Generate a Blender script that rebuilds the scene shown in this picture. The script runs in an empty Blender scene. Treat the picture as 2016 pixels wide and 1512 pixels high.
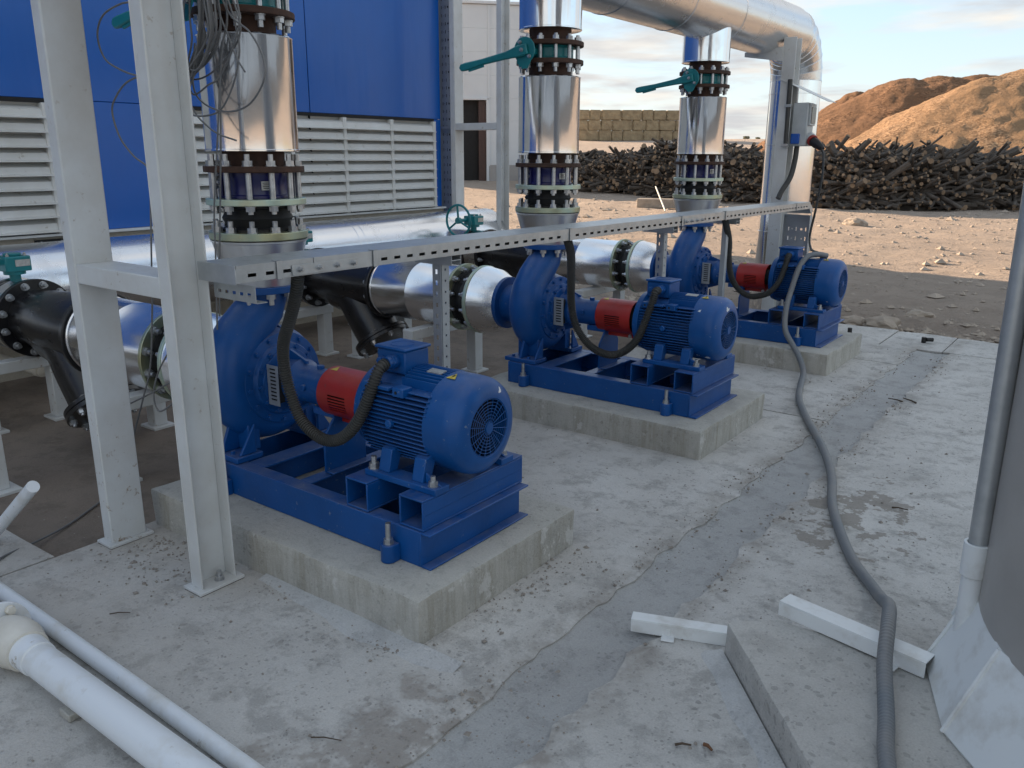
import bpy, math, random
from mathutils import Vector, Matrix, Quaternion, noise
R = math.radians
rng = random.Random(7)
sc = bpy.context.scene
col = sc.collection

# ------------------------------------------------------------------ camera
cam_d = bpy.data.cameras.new('camera')
cam = bpy.data.objects.new('camera', cam_d); col.objects.link(cam)
yaw, pitch, roll = -.6403, .2706, .0047
fw = Vector((math.sin(yaw)*math.cos(pitch), math.cos(yaw)*math.cos(pitch), -math.sin(pitch)))
ri = Vector((math.cos(yaw), -math.sin(yaw), 0)); up = ri.cross(fw)
r2 = math.cos(roll)*ri + math.sin(roll)*up; u2 = -math.sin(roll)*ri + math.cos(roll)*up
m = Matrix((r2, u2, -fw)).transposed().to_4x4(); m.translation = (1.0852, -2.2640, 1.6)
cam.matrix_world = m
cam_d.sensor_width = 36; cam_d.lens = 36*1633.4/2016; cam_d.clip_start = .05; cam_d.clip_end = 3000
sc.camera = cam

# ------------------------------------------------------------------ sky, sun, exposure
SUN_AZ = Vector((-1, .12, 0)).normalized(); SUN_EL = R(15)
world = bpy.data.worlds.new('World'); sc.world = world; world.use_nodes = True
wn = world.node_tree.nodes; wl = world.node_tree.links
bg = wn['Background']; bg.inputs['Strength'].default_value = .15
sky = wn.new('ShaderNodeTexSky'); sky.sky_type = 'NISHITA'; sky.sun_disc = False
sky.sun_elevation = SUN_EL; sky.sun_rotation = math.atan2(SUN_AZ.x, SUN_AZ.y)
sky.altitude = 200; sky.air_density = 1.0; sky.dust_density = .5; sky.ozone_density = 1.8
def wnode(t, **k):
    n = wn.new(t)
    for a, b in k.items(): setattr(n, a, b)
    return n
tc = wnode('ShaderNodeTexCoord'); sp = wnode('ShaderNodeSeparateXYZ'); wl.new(tc.outputs['Generated'], sp.inputs[0])
mz = wnode('ShaderNodeMath', operation='MAXIMUM'); wl.new(sp.outputs['Z'], mz.inputs[0]); mz.inputs[1].default_value = 0.0
az = wnode('ShaderNodeMath', operation='ADD'); wl.new(mz.outputs[0], az.inputs[0]); az.inputs[1].default_value = .10
dv = wnode('ShaderNodeVectorMath', operation='DIVIDE')
cb = wnode('ShaderNodeCombineXYZ')
for i in 'XYZ': wl.new(az.outputs[0], cb.inputs[i])
wl.new(tc.outputs['Generated'], dv.inputs[0]); wl.new(cb.outputs[0], dv.inputs[1])
ns = wnode('ShaderNodeTexNoise'); ns.inputs['Scale'].default_value = .95; ns.inputs['Detail'].default_value = 9; ns.inputs['Roughness'].default_value = .56; ns.inputs['Distortion'].default_value = .25
wl.new(dv.outputs[0], ns.inputs['Vector'])
rp = wnode('ShaderNodeValToRGB'); rp.color_ramp.elements[0].position = .43; rp.color_ramp.elements[1].position = .58
wl.new(ns.outputs['Fac'], rp.inputs[0])
# cloud cover thins out overhead
fd = wnode('ShaderNodeMapRange'); wl.new(sp.outputs['Z'], fd.inputs[0]); fd.inputs[1].default_value = .10; fd.inputs[2].default_value = .42; fd.inputs[3].default_value = .95; fd.inputs[4].default_value = .80
mf = wnode('ShaderNodeMath', operation='MULTIPLY'); wl.new(rp.outputs['Color'], mf.inputs[0]); wl.new(fd.outputs[0], mf.inputs[1])
ns2 = wnode('ShaderNodeTexNoise'); ns2.inputs['Scale'].default_value = 1.5; ns2.inputs['Detail'].default_value = 6
wl.new(dv.outputs[0], ns2.inputs['Vector'])
rp2 = wnode('ShaderNodeValToRGB')
rp2.color_ramp.elements[0].position = .36; rp2.color_ramp.elements[0].color = (1.18, 1.20, 1.30, 1)
rp2.color_ramp.elements[1].position = .62; rp2.color_ramp.elements[1].color = (2.2, 2.08, 1.9, 1)
wl.new(ns2.outputs['Fac'], rp2.inputs[0])
# thin bright veil of high cirrus over the clear sky, the same all round
ve = wnode('ShaderNodeMixRGB'); ve.inputs[0].default_value = .78; wl.new(sky.outputs[0], ve.inputs[1]); ve.inputs[2].default_value = (1.25, 1.58, 1.92, 1)
mx = wnode('ShaderNodeMixRGB'); wl.new(mf.outputs[0], mx.inputs[0]); wl.new(ve.outputs[0], mx.inputs[1]); wl.new(rp2.outputs[0], mx.inputs[2])
# pale haze low over the whole horizon
hz = wnode('ShaderNodeMapRange'); wl.new(sp.outputs['Z'], hz.inputs[0]); hz.inputs[1].default_value = 0; hz.inputs[2].default_value = .16; hz.inputs[3].default_value = .5; hz.inputs[4].default_value = 0
mx2 = wnode('ShaderNodeMixRGB'); wl.new(hz.outputs[0], mx2.inputs[0]); wl.new(mx.outputs[0], mx2.inputs[1]); mx2.inputs[2].default_value = (2.02, 1.98, 1.88, 1)
wl.new(mx2.outputs[0], bg.inputs['Color'])

sun_d = bpy.data.lights.new('sun', 'SUN'); sun_d.energy = 4.6; sun_d.angle = R(.5); sun_d.color = (1, .75, .52)
sun = bpy.data.objects.new('sun', sun_d); col.objects.link(sun)
sdir = Vector((SUN_AZ.x*math.cos(SUN_EL), SUN_AZ.y*math.cos(SUN_EL), math.sin(SUN_EL)))
sun.rotation_euler = sdir.to_track_quat('Z', 'Y').to_euler(); sun.location = (-20, 5, 20)
vs = sc.view_settings; vs.view_transform = 'Standard'; vs.look = 'None'; vs.gamma = 1; vs.use_curve_mapping = False
vs.exposure = 1.6
sc.cycles.use_denoising = True; sc.cycles.max_bounces = 8; sc.cycles.glossy_bounces = 5; sc.cycles.diffuse_bounces = 4
sc.cycles.sample_clamp_indirect = 6

# ------------------------------------------------------------------ materials
def nodes_of(name):
    mt = bpy.data.materials.new(name); mt.use_nodes = True
    nt = mt.node_tree; b = nt.nodes['Principled BSDF']
    return mt, nt, b
def nnode(nt, t, **k):
    n = nt.nodes.new(t)
    for a, b in k.items(): setattr(n, a, b)
    return n
def coords(nt, space, scale):
    if space == 'world':
        g = nnode(nt, 'ShaderNodeNewGeometry'); o = g.outputs['Position']
    else:
        g = nnode(nt, 'ShaderNodeTexCoord'); o = g.outputs['Object']
    mp = nnode(nt, 'ShaderNodeMapping'); nt.links.new(o, mp.inputs['Vector'])
    mp.inputs['Scale'].default_value = scale if hasattr(scale, '__len__') else (scale,)*3
    return mp.outputs['Vector']
def noise_n(nt, vec, scale=1, detail=5, rough=.55, dist=0):
    n = nnode(nt, 'ShaderNodeTexNoise'); nt.links.new(vec, n.inputs['Vector'])
    n.inputs['Scale'].default_value = scale; n.inputs['Detail'].default_value = detail
    n.inputs['Roughness'].default_value = rough; n.inputs['Distortion'].default_value = dist
    return n.outputs['Fac']
def ramp(nt, fac, p0, p1, c0=(0, 0, 0, 1), c1=(1, 1, 1, 1)):
    r = nnode(nt, 'ShaderNodeValToRGB'); nt.links.new(fac, r.inputs[0])
    e = r.color_ramp.elements; e[0].position = p0; e[1].position = p1; e[0].color = c0; e[1].color = c1
    return r.outputs[0]
def mixc(nt, fac, a, b, mode='MIX'):
    n = nnode(nt, 'ShaderNodeMixRGB', blend_type=mode)
    for i, v in ((0, fac), (1, a), (2, b)):
        if isinstance(v, (int, float)): n.inputs[i].default_value = v
        elif isinstance(v, (tuple, list)): n.inputs[i].default_value = (*v[:3], 1)
        else: nt.links.new(v, n.inputs[i])
    return n.outputs[0]
def math_n(nt, op, a, b=None):
    n = nnode(nt, 'ShaderNodeMath', operation=op)
    for i, v in ((0, a), (1, b)):
        if v is None: continue
        if isinstance(v, (int, float)): n.inputs[i].default_value = v
        else: nt.links.new(v, n.inputs[i])
    return n.outputs[0]
def bump_n(nt, b, h, strength=.3, dist=.01, prev=None):
    n = nnode(nt, 'ShaderNodeBump'); n.inputs['Strength'].default_value = strength; n.inputs['Distance'].default_value = dist
    nt.links.new(h, n.inputs['Height'])
    if prev is not None: nt.links.new(prev, n.inputs['Normal'])
    nt.links.new(n.outputs[0], b.inputs['Normal'])
    return n.outputs[0]
def mat(name, c, rough=.5, metal=0, c2=None, vs=6, vr=(.35, .65), bump=0, bs=60, bd=.004, space='world', rvar=.1, dust=0, coat=0, spec=.5, spots=None):
    mt, nt, b = nodes_of(name)
    b.inputs['Metallic'].default_value = metal
    b.inputs['Specular IOR Level'].default_value = spec
    v = coords(nt, space, 1)
    if c2 is None: c2 = tuple(x*.78 for x in c)
    f = ramp(nt, noise_n(nt, v, vs, 6, .6), *vr)
    cc = mixc(nt, f, c, c2)
    if spots:
        sc_, ss, lo_ = spots
        k = math_n(nt, 'MULTIPLY', ramp(nt, noise_n(nt, v, ss, 9, .72), lo_, lo_+.04), ramp(nt, noise_n(nt, v, 1.7, 4, .6), .42, .6))
        cc = mixc(nt, k, cc, sc_)
    rn = math_n(nt, 'MULTIPLY_ADD', noise_n(nt, v, vs*2.3, 5, .6)); rn.node.inputs[1].default_value = rvar*2; rn.node.inputs[2].default_value = rough-rvar
    ro = rn
    if dust:
        g = nnode(nt, 'ShaderNodeNewGeometry'); s = nnode(nt, 'ShaderNodeSeparateXYZ'); nt.links.new(g.outputs['Normal'], s.inputs[0])
        d = math_n(nt, 'MULTIPLY', ramp(nt, s.outputs['Z'], .55, .95), ramp(nt, noise_n(nt, v, 9, 6, .7), .35, .75))
        d = math_n(nt, 'MULTIPLY', d, dust)
        cc = mixc(nt, d, cc, (.30, .27, .24)); ro = math_n(nt, 'MAXIMUM', rn, math_n(nt, 'MULTIPLY', d, .9))
    nt.links.new(cc, b.inputs['Base Color']); nt.links.new(ro, b.inputs['Roughness'])
    if coat: b.inputs['Coat Weight'].default_value = coat; b.inputs['Coat Roughness'].default_value = .15
    if bump: bump_n(nt, b, noise_n(nt, v, bs, 6, .6), bump, bd)
    return mt
def clad(name, sc_, tint=(.88, .88, .89), rough=.10, strk=.12):
    """bright aluminium cladding: long streaks along the rolling direction, small dents and smudges"""
    mt, nt, b = nodes_of(name)
    b.inputs['Metallic'].default_value = 1
    v = coords(nt, 'world', 1); vs_ = coords(nt, 'world', sc_)
    st = noise_n(nt, vs_, 1, 4, .6)
    sm = ramp(nt, noise_n(nt, v, 5, 7, .65), .52, .78)
    nt.links.new(mixc(nt, math_n(nt, 'MULTIPLY', sm, .35), tint, (.5, .49, .48)), b.inputs['Base Color'])
    r = math_n(nt, 'MULTIPLY_ADD', noise_n(nt, v, 14, 6, .7)); r.node.inputs[1].default_value = .14; r.node.inputs[2].default_value = rough-.05
    r = math_n(nt, 'ADD', r, math_n(nt, 'MULTIPLY', sm, .12)); nt.links.new(r, b.inputs['Roughness'])
    p = bump_n(nt, b, st, strk, .02)
    bump_n(nt, b, noise_n(nt, v, 4, 2, .4), .03, .02, p)
    return mt
M = {}
M['clad_v'] = clad('aluminium_cladding_upright', (9, 9, .5))
M['clad_x'] = clad('aluminium_cladding_along', (.6, 9, 9), rough=.2)
M['clad_y'] = clad('aluminium_cladding_header', (9, .6, 9), rough=.22)
M['clad_dull'] = clad('zinc_cladding', (6, .8, 6), (.76, .77, .78), .22)
M['clad_cone'] = clad('aluminium_reducer', (14, 14, .7), (.80, .80, .80), .30, .05)
M['zinc'] = mat('zinc_bolts', (.56, .57, .58), .36, .85, (.40, .41, .42), 40, bump=.06, bs=180)
M['chrom'] = mat('yellow_passivated_steel', (.50, .47, .27), .38, .8, (.36, .46, .40), 7, (.3, .7), bump=.05, bs=120)
M['chromg'] = mat('green_passivated_steel', (.46, .60, .53), .42, .6, (.56, .56, .38), 8, (.35, .7), bump=.05, bs=120)
M['rust'] = mat('rust_brown_primer', (.075, .034, .020), .75, .1, (.040, .021, .014), 18, bump=.25, bs=90)
M['blue'] = mat('blue_pump_enamel', (.003, .076, .290), .38, 0, (.003, .060, .225), 5, bump=.10, bs=55, bd=.006, dust=.42, spec=.4, spots=((.16, .20, .28), 38, .615))
M['blue_motor'] = mat('blue_motor_enamel', (.003, .082, .30), .38, 0, (.003, .064, .235), 6, bump=.08, bs=60, dust=.22, spec=.4, spots=((.20, .24, .30), 44, .63))
def chipped():
    mt = M['blue_motor'].copy(); mt.name = 'blue_motor_enamel_chipped'; nt = mt.node_tree; b = nt.nodes['Principled BSDF']
    src = b.inputs['Base Color'].links[0].from_socket; v = coords(nt, 'world', 1)
    vo = nnode(nt, 'ShaderNodeTexVoronoi'); vo.inputs['Scale'].default_value = 17; nt.links.new(mixc(nt, .05, v, nn_col(nt, v)), vo.inputs['Vector'])
    s = nnode(nt, 'ShaderNodeSeparateColor'); nt.links.new(vo.outputs['Color'], s.inputs[0])
    rad = math_n(nt, 'MULTIPLY', ramp(nt, s.outputs[0], .72, 1.0), .22)
    f = math_n(nt, 'LESS_THAN', vo.outputs['Distance'], rad)
    nt.links.new(mixc(nt, f, src, (.62, .64, .66)), b.inputs['Base Color']); return mt
def nn_col(nt, v):
    n = nnode(nt, 'ShaderNodeTexNoise'); n.inputs['Scale'].default_value = 45; n.inputs['Detail'].default_value = 3; nt.links.new(v, n.inputs['Vector']); return n.outputs['Color']
M['cowl'] = chipped()
M['red'] = mat('red_guard_paint', (.42, .022, .016), .40, 0, (.33, .018, .014), 6, bump=.06, dust=.18, spots=((.16, .05, .04), 40, .62))
M['black'] = mat('black_strainer_paint', (.008, .008, .010), .30, 0, (.014, .013, .013), 8, bump=.10, bs=45, bd=.006, coat=.2)
M['rubber'] = mat('black_rubber', (.012, .012, .013), .6, 0, (.02, .02, .02), 12, bump=.1)
M['teal'] = mat('teal_valve_enamel', (.004, .205, .225), .42, 0, (.004, .165, .185), 9, bump=.05, dust=.1, coat=.1)
M['navy'] = mat('dark_blue_valve_enamel', (.012, .014, .12), .35, 0, (.010, .012, .085), 9, bump=.05, coat=.2)
M['white'] = mat('white_grey_steel_paint', (.66, .68, .68), .42, 0, (.57, .57, .55), 4, bump=.05, bs=30, dust=.3, spots=((.30, .22, .15), 30, .61))
M['white2'] = mat('white_profile_paint', (.72, .74, .74), .5, 0, (.50, .48, .44), 9, (.5, .8), bump=.1, bs=50)
M['louvre'] = mat('white_louvre_paint', (.68, .69, .68), .45, 0, (.60, .60, .57), 3, bump=.03, dust=.25, spots=((.42, .39, .34), 12, .62))
M['galv'] = mat('galvanised_sheet', (.52, .54, .55), .40, .7, (.43, .45, .46), 14, bump=.04, bs=40)
M['galv_paint'] = mat('grey_perforated_sheet', (.42, .45, .47), .5, .4, (.36, .38, .40), 8)
M['conduit'] = mat('dark_grey_corrugated_conduit', (.035, .037, .036), .55, 0, (.055, .053, .048), 14, bump=.05)
M['hose'] = mat('grey_plastic_hose', (.15, .165, .18), .48, 0, (.19, .19, .19), 5, bump=.06, bs=40)
M['cable'] = mat('grey_cable_sheath', (.17, .17, .17), .5, 0, (.13, .13, .13), 12)
M['cord'] = mat('black_rubber_cord', (.012, .012, .012), .5)
M['pvc'] = mat('white_plastic_pipe', (.74, .77, .80), .36, 0, (.58, .56, .50), 7, (.5, .8), bump=.03, bs=30, spots=((.42, .38, .32), 20, .60))
M['pvc_y'] = mat('aged_white_plastic', (.70, .67, .60), .45, 0, (.60, .56, .48), 8)
M['plate'] = mat('stamped_name_plate', (.62, .62, .60), .4, .7, (.45, .45, .44), 60)
M['yellow'] = mat('yellow_sticker', (.62, .47, .06), .5)
M['blackink'] = mat('black_ink', (.01, .01, .01), .5)
M['greytank'] = mat('stack_grey_cladding', (.50, .48, .46), .45, .25, (.44, .42, .40), 3, bump=.03, bs=10)
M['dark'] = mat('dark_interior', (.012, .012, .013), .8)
M['socket_grey'] = mat('light_grey_plastic_case', (.50, .53, .54), .4)
M['socket_blue'] = mat('blue_plastic_cap', (.01, .10, .45), .35)
M['socket_red'] = mat('red_plastic_socket', (.30, .025, .02), .4)
M['glass'] = mat('smoked_window', (.10, .08, .07), .12, 0)

def bluewall():
    mt, nt, b = nodes_of('blue_wall_cladding'); v = coords(nt, 'world', 1)
    f = ramp(nt, noise_n(nt, v, .8, 4, .6), .3, .7)
    nt.links.new(mixc(nt, f, (.002, .108, .46), (.002, .092, .39)), b.inputs['Base Color'])
    b.inputs['Roughness'].default_value = .26
    bump_n(nt, b, noise_n(nt, coords(nt, 'world', (1, 2.2, .35)), 1.6, 3, .5), .35, .03)
    return mt
M['wall'] = bluewall()
def nnoise_c(nt, v):
    n = nnode(nt, 'ShaderNodeTexNoise'); n.inputs['Scale'].default_value = 9; n.inputs['Detail'].default_value = 4; nt.links.new(v, n.inputs['Vector']); return n.outputs['Color']
def concrete(name, c, c2, pit=1.0, stain=.5, bs=1.0):
    mt, nt, b = nodes_of(name); v = coords(nt, 'world', 1)
    big = ramp(nt, noise_n(nt, v, 1.3, 9, .66), .34, .66)
    mid = ramp(nt, noise_n(nt, v, 6.5, 12, .74), .50, .60)
    cc = mixc(nt, big, c, c2)
    cc = mixc(nt, math_n(nt, 'MULTIPLY', mid, stain), cc, tuple(x*.72 for x in c2))
    wv = mixc(nt, .06, v, nnoise_c(nt, v))
    def vor(sc_):
        vo = nnode(nt, 'ShaderNodeTexVoronoi'); vo.inputs['Scale'].default_value = sc_; nt.links.new(wv, vo.inputs['Vector'])
        s_ = nnode(nt, 'ShaderNodeSeparateColor'); nt.links.new(vo.outputs['Color'], s_.inputs[0])
        return math_n(nt, 'LESS_THAN', vo.outputs['Distance'], math_n(nt, 'MULTIPLY', s_.outputs[0], .34))
    msk = ramp(nt, noise_n(nt, v, 2.6, 8, .75), .47, .56)
    pits = math_n(nt, 'MAXIMUM', math_n(nt, 'MULTIPLY', vor(30), msk), math_n(nt, 'MULTIPLY', vor(75), ramp(nt, noise_n(nt, v, 5.3, 8, .75), .45, .55)))
    pits = math_n(nt, 'MULTIPLY', pits, pit)
    cc = mixc(nt, math_n(nt, 'MULTIPLY', pits, .75), cc, tuple(x*.48 for x in c))
    fine = noise_n(nt, v, 160, 5, .7)
    cc = mixc(nt, .5, cc, mixc(nt, ramp(nt, fine, .3, .7), (.72, .72, .72), (1.2, 1.2, 1.2)), 'MULTIPLY')
    nt.links.new(cc, b.inputs['Base Color']); b.inputs['Roughness'].default_value = .88; b.inputs['Specular IOR Level'].default_value = .3
    h = math_n(nt, 'SUBTRACT', math_n(nt, 'ADD', noise_n(nt, v, 22*bs, 8, .7), math_n(nt, 'MULTIPLY', fine, .25)), math_n(nt, 'MULTIPLY', pits, .7))
    bump_n(nt, b, h, .62, .016)
    return mt, nt, b, cc, v
def pad_mat():
    mt, nt, b, cc, v = concrete('pump_plinth_concrete', (.51, .495, .45), (.43, .415, .375), .6, .4)
    g = nnode(nt, 'ShaderNodeNewGeometry'); s = nnode(nt, 'ShaderNodeSeparateXYZ'); nt.links.new(g.outputs['Normal'], s.inputs[0])
    side = ramp(nt, math_n(nt, 'ABSOLUTE', s.outputs['Z']), .25, .6, (1, 1, 1, 1), (0, 0, 0, 1))
    run = math_n(nt, 'MULTIPLY', ramp(nt, noise_n(nt, coords(nt, 'world', (16, 16, 1.6)), 1, 9, .7), .46, .62), side)
    cc = mixc(nt, math_n(nt, 'MULTIPLY', run, .5), cc, (.27, .245, .19))
    pale = math_n(nt, 'MULTIPLY', ramp(nt, noise_n(nt, coords(nt, 'world', (7, 7, 5)), 1, 10, .75), .57, .60), side)
    cc = mixc(nt, math_n(nt, 'MULTIPLY', pale, .7), cc, (.62, .61, .58))
    nt.links.new(cc, b.inputs['Base Color']); return mt
M['pad'] = pad_mat()
M['plinth'] = concrete('stack_plinth_concrete', (.55, .535, .50), (.47, .45, .42), .7, .4)[0]
M['beige'] = concrete('beige_base_concrete', (.50, .45, .37), (.43, .38, .31), .1, .3)[0]
def floor_mat():
    mt, nt, b, cc, v = concrete('yard_concrete', (.62, .605, .575), (.46, .445, .42), 1.0, .7)
    s = nnode(nt, 'ShaderNodeSeparateXYZ'); nt.links.new(v, s.inputs[0])
    # grit washed up along both lips of the shallow drain
    n1 = noise_n(nt, v, 5, 8, .7); n2 = noise_n(nt, v, 30, 6, .7)
    def lip(x0, w):
        d = math_n(nt, 'ABSOLUTE', math_n(nt, 'SUBTRACT', s.outputs['X'], x0))
        return ramp(nt, math_n(nt, 'DIVIDE', d, w), 0, 1, (1, 1, 1, 1), (0, 0, 0, 1))
    lips = math_n(nt, 'MAXIMUM', lip(-.30, .13), lip(-.02, .11))
    lips = math_n(nt, 'MULTIPLY', lips, ramp(nt, math_n(nt, 'ADD', n1, math_n(nt, 'MULTIPLY', n2, .35)), .55, .78))
    cc = mixc(nt, math_n(nt, 'MULTIPLY', lips, .7), cc, (.26, .235, .205))
    # damp, gritty patch left beside the hose
    def ell(x, y, a, c_):
        dx = math_n(nt, 'DIVIDE', math_n(nt, 'SUBTRACT', s.outputs['X'], x), a); dy = math_n(nt, 'DIVIDE', math_n(nt, 'SUBTRACT', s.outputs['Y'], y), c_)
        return math_n(nt, 'SUBTRACT', 1, math_n(nt, 'SQRT', math_n(nt, 'ADD', math_n(nt, 'MULTIPLY', dx, dx), math_n(nt, 'MULTIPLY', dy, dy))))
    e = math_n(nt, 'ADD', ell(.26, 1.5, .30, .75), math_n(nt, 'MULTIPLY', math_n(nt, 'SUBTRACT', n1, .5), 5.0))
    cc = mixc(nt, math_n(nt, 'MULTIPLY', ramp(nt, math_n(nt, 'MULTIPLY', e, 1), .55, .62), .8), cc, (.25, .225, .195))
    e2 = math_n(nt, 'ADD', ell(-.25, -.9, .5, .5), math_n(nt, 'MULTIPLY', math_n(nt, 'SUBTRACT', n1, .5), 4.0))
    cc = mixc(nt, math_n(nt, 'MULTIPLY', ramp(nt, e2, .4, .7), .7), cc, (.30, .27, .24))
    # dusty brown film towards the pipe bay
    fx = nnode(nt, 'ShaderNodeMapRange'); nt.links.new(s.outputs['X'], fx.inputs[0]); fx.inputs[1].default_value = -2.2; fx.inputs[2].default_value = -.35; fx.inputs[3].default_value = 1; fx.inputs[4].default_value = 0
    fil = math_n(nt, 'MULTIPLY', fx.outputs[0], ramp(nt, noise_n(nt, v, 2.2, 6, .6), .25, .65))
    cc = mixc(nt, math_n(nt, 'MULTIPLY', fil, .7), cc, (.40, .36, .315))
    nt.links.new(cc, b.inputs['Base Color'])
    return mt
M['floor'] = floor_mat()
def chan_mat():
    mt, nt, b, cc, v = concrete('trowelled_drain', (.43, .43, .42), (.36, .355, .345), .6, .5, .8); return mt
M['channel'] = chan_mat()
M['mortar'] = concrete('grey_mortar_skim', (.56, .56, .55), (.48, .475, .465), .5, .4)[0]
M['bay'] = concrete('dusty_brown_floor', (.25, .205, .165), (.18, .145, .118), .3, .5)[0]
def dirt_mat():
    mt, nt, b = nodes_of('stony_yard_dirt'); v = coords(nt, 'world', 1)
    big = ramp(nt, noise_n(nt, v, .25, 8, .65), .3, .7); mid = ramp(nt, noise_n(nt, v, 2.2, 9, .72), .35, .7)
    cc = mixc(nt, big, (.53, .435, .355), (.44, .355, .29)); cc = mixc(nt, math_n(nt, 'MULTIPLY', mid, .55), cc, (.31, .25, .20))
    vo = nnode(nt, 'ShaderNodeTexVoronoi'); vo.inputs['Scale'].default_value = 9; nt.links.new(v, vo.inputs['Vector'])
    st = math_n(nt, 'MULTIPLY', ramp(nt, vo.outputs['Distance'], .12, .3, (1, 1, 1, 1), (0, 0, 0, 1)), ramp(nt, noise_n(nt, v, 1.1, 4, .6), .48, .6))
    cc = mixc(nt, math_n(nt, 'MULTIPLY', st, .6), cc, (.55, .47, .39))
    # dry straw-coloured field on the rise far behind the yard
    s = nnode(nt, 'ShaderNodeSeparateXYZ'); nt.links.new(v, s.inputs[0])
    fy = ramp(nt, math_n(nt, 'MULTIPLY', s.outputs['Y'], .005), .47, .52)
    cc = mixc(nt, fy, cc, (.42, .33, .14))
    nt.links.new(cc, b.inputs['Base Color']); b.inputs['Roughness'].default_value = .95; b.inputs['Specular IOR Level'].default_value = .2
    h = math_n(nt, 'ADD', noise_n(nt, v, 3, 9, .75), math_n(nt, 'MULTIPLY', st, .35))
    p = bump_n(nt, b, h, 1.0, .2)
    bump_n(nt, b, noise_n(nt, v, 25, 6, .7), .5, .02, p)
    return mt
M['dirt'] = dirt_mat()
def chips_mat(name, a, bcol, ccol):
    mt, nt, b = nodes_of(name); v = coords(nt, 'world', 1)
    vo = nnode(nt, 'ShaderNodeTexVoronoi'); vo.inputs['Scale'].default_value = 9; nt.links.new(coords(nt, 'world', (1, 1, 1.8)), vo.inputs['Vector'])
    s = nnode(nt, 'ShaderNodeSeparateColor'); nt.links.new(vo.outputs['Color'], s.inputs[0])
    cc = mixc(nt, s.outputs[0], a, bcol); cc = mixc(nt, ramp(nt, noise_n(nt, v, .35, 6, .65), .42, .62), cc, ccol)
    nt.links.new(cc, b.inputs['Base Color']); b.inputs['Roughness'].default_value = .9; b.inputs['Specular IOR Level'].default_value = .15
    p = bump_n(nt, b, s.outputs[1], .9, .12); bump_n(nt, b, noise_n(nt, v, 1.5, 7, .7), .6, .3, p)
    return mt
M['chips'] = chips_mat('pale_woodchip', (.45, .285, .165), (.17, .10, .056), (.29, .18, .10))
M['chips_d'] = chips_mat('weathered_woodchip', (.32, .18, .10), (.11, .058, .032), (.19, .105, .058))
M['bark'] = mat('grey_brown_bark', (.125, .106, .088), .9, 0, (.064, .053, .045), 3, bump=.5, bs=14, bd=.03)
M['cut'] = mat('cut_wood_end', (.27, .185, .115), .8, 0, (.15, .10, .06), 4, bump=.2, bs=20)
M['straw'] = mat('straw', (.40, .31, .19), .95, 0, (.27, .205, .125), 2.2, bump=.9, bs=12, bd=.08)
M['panel'] = mat('white_sandwich_panel', (.62, .65, .67), .45, 0, (.58, .60, .62), .5)
M['panel_grey'] = mat('grey_concrete_sill', (.40, .39, .38), .9, 0, (.33, .32, .31), 1)
M['brown'] = mat('brown_door_leaf', (.06, .028, .022), .5)
M['stone'] = mat('limestone_rubble', (.42, .35, .28), .9, 0, (.30, .25, .20), 6, bump=.5, bs=20, bd=.01)
M['grit'] = mat('grit', (.22, .19, .165), .95, 0, (.34, .31, .27), 20)
M['stick'] = mat('dead_twig', (.09, .065, .045), .9)
M['scrap'] = mat('rusty_scrap', (.16, .075, .035), .8)
M['grass'] = mat('dry_scrub', (.12, .12, .06), .9)

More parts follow.
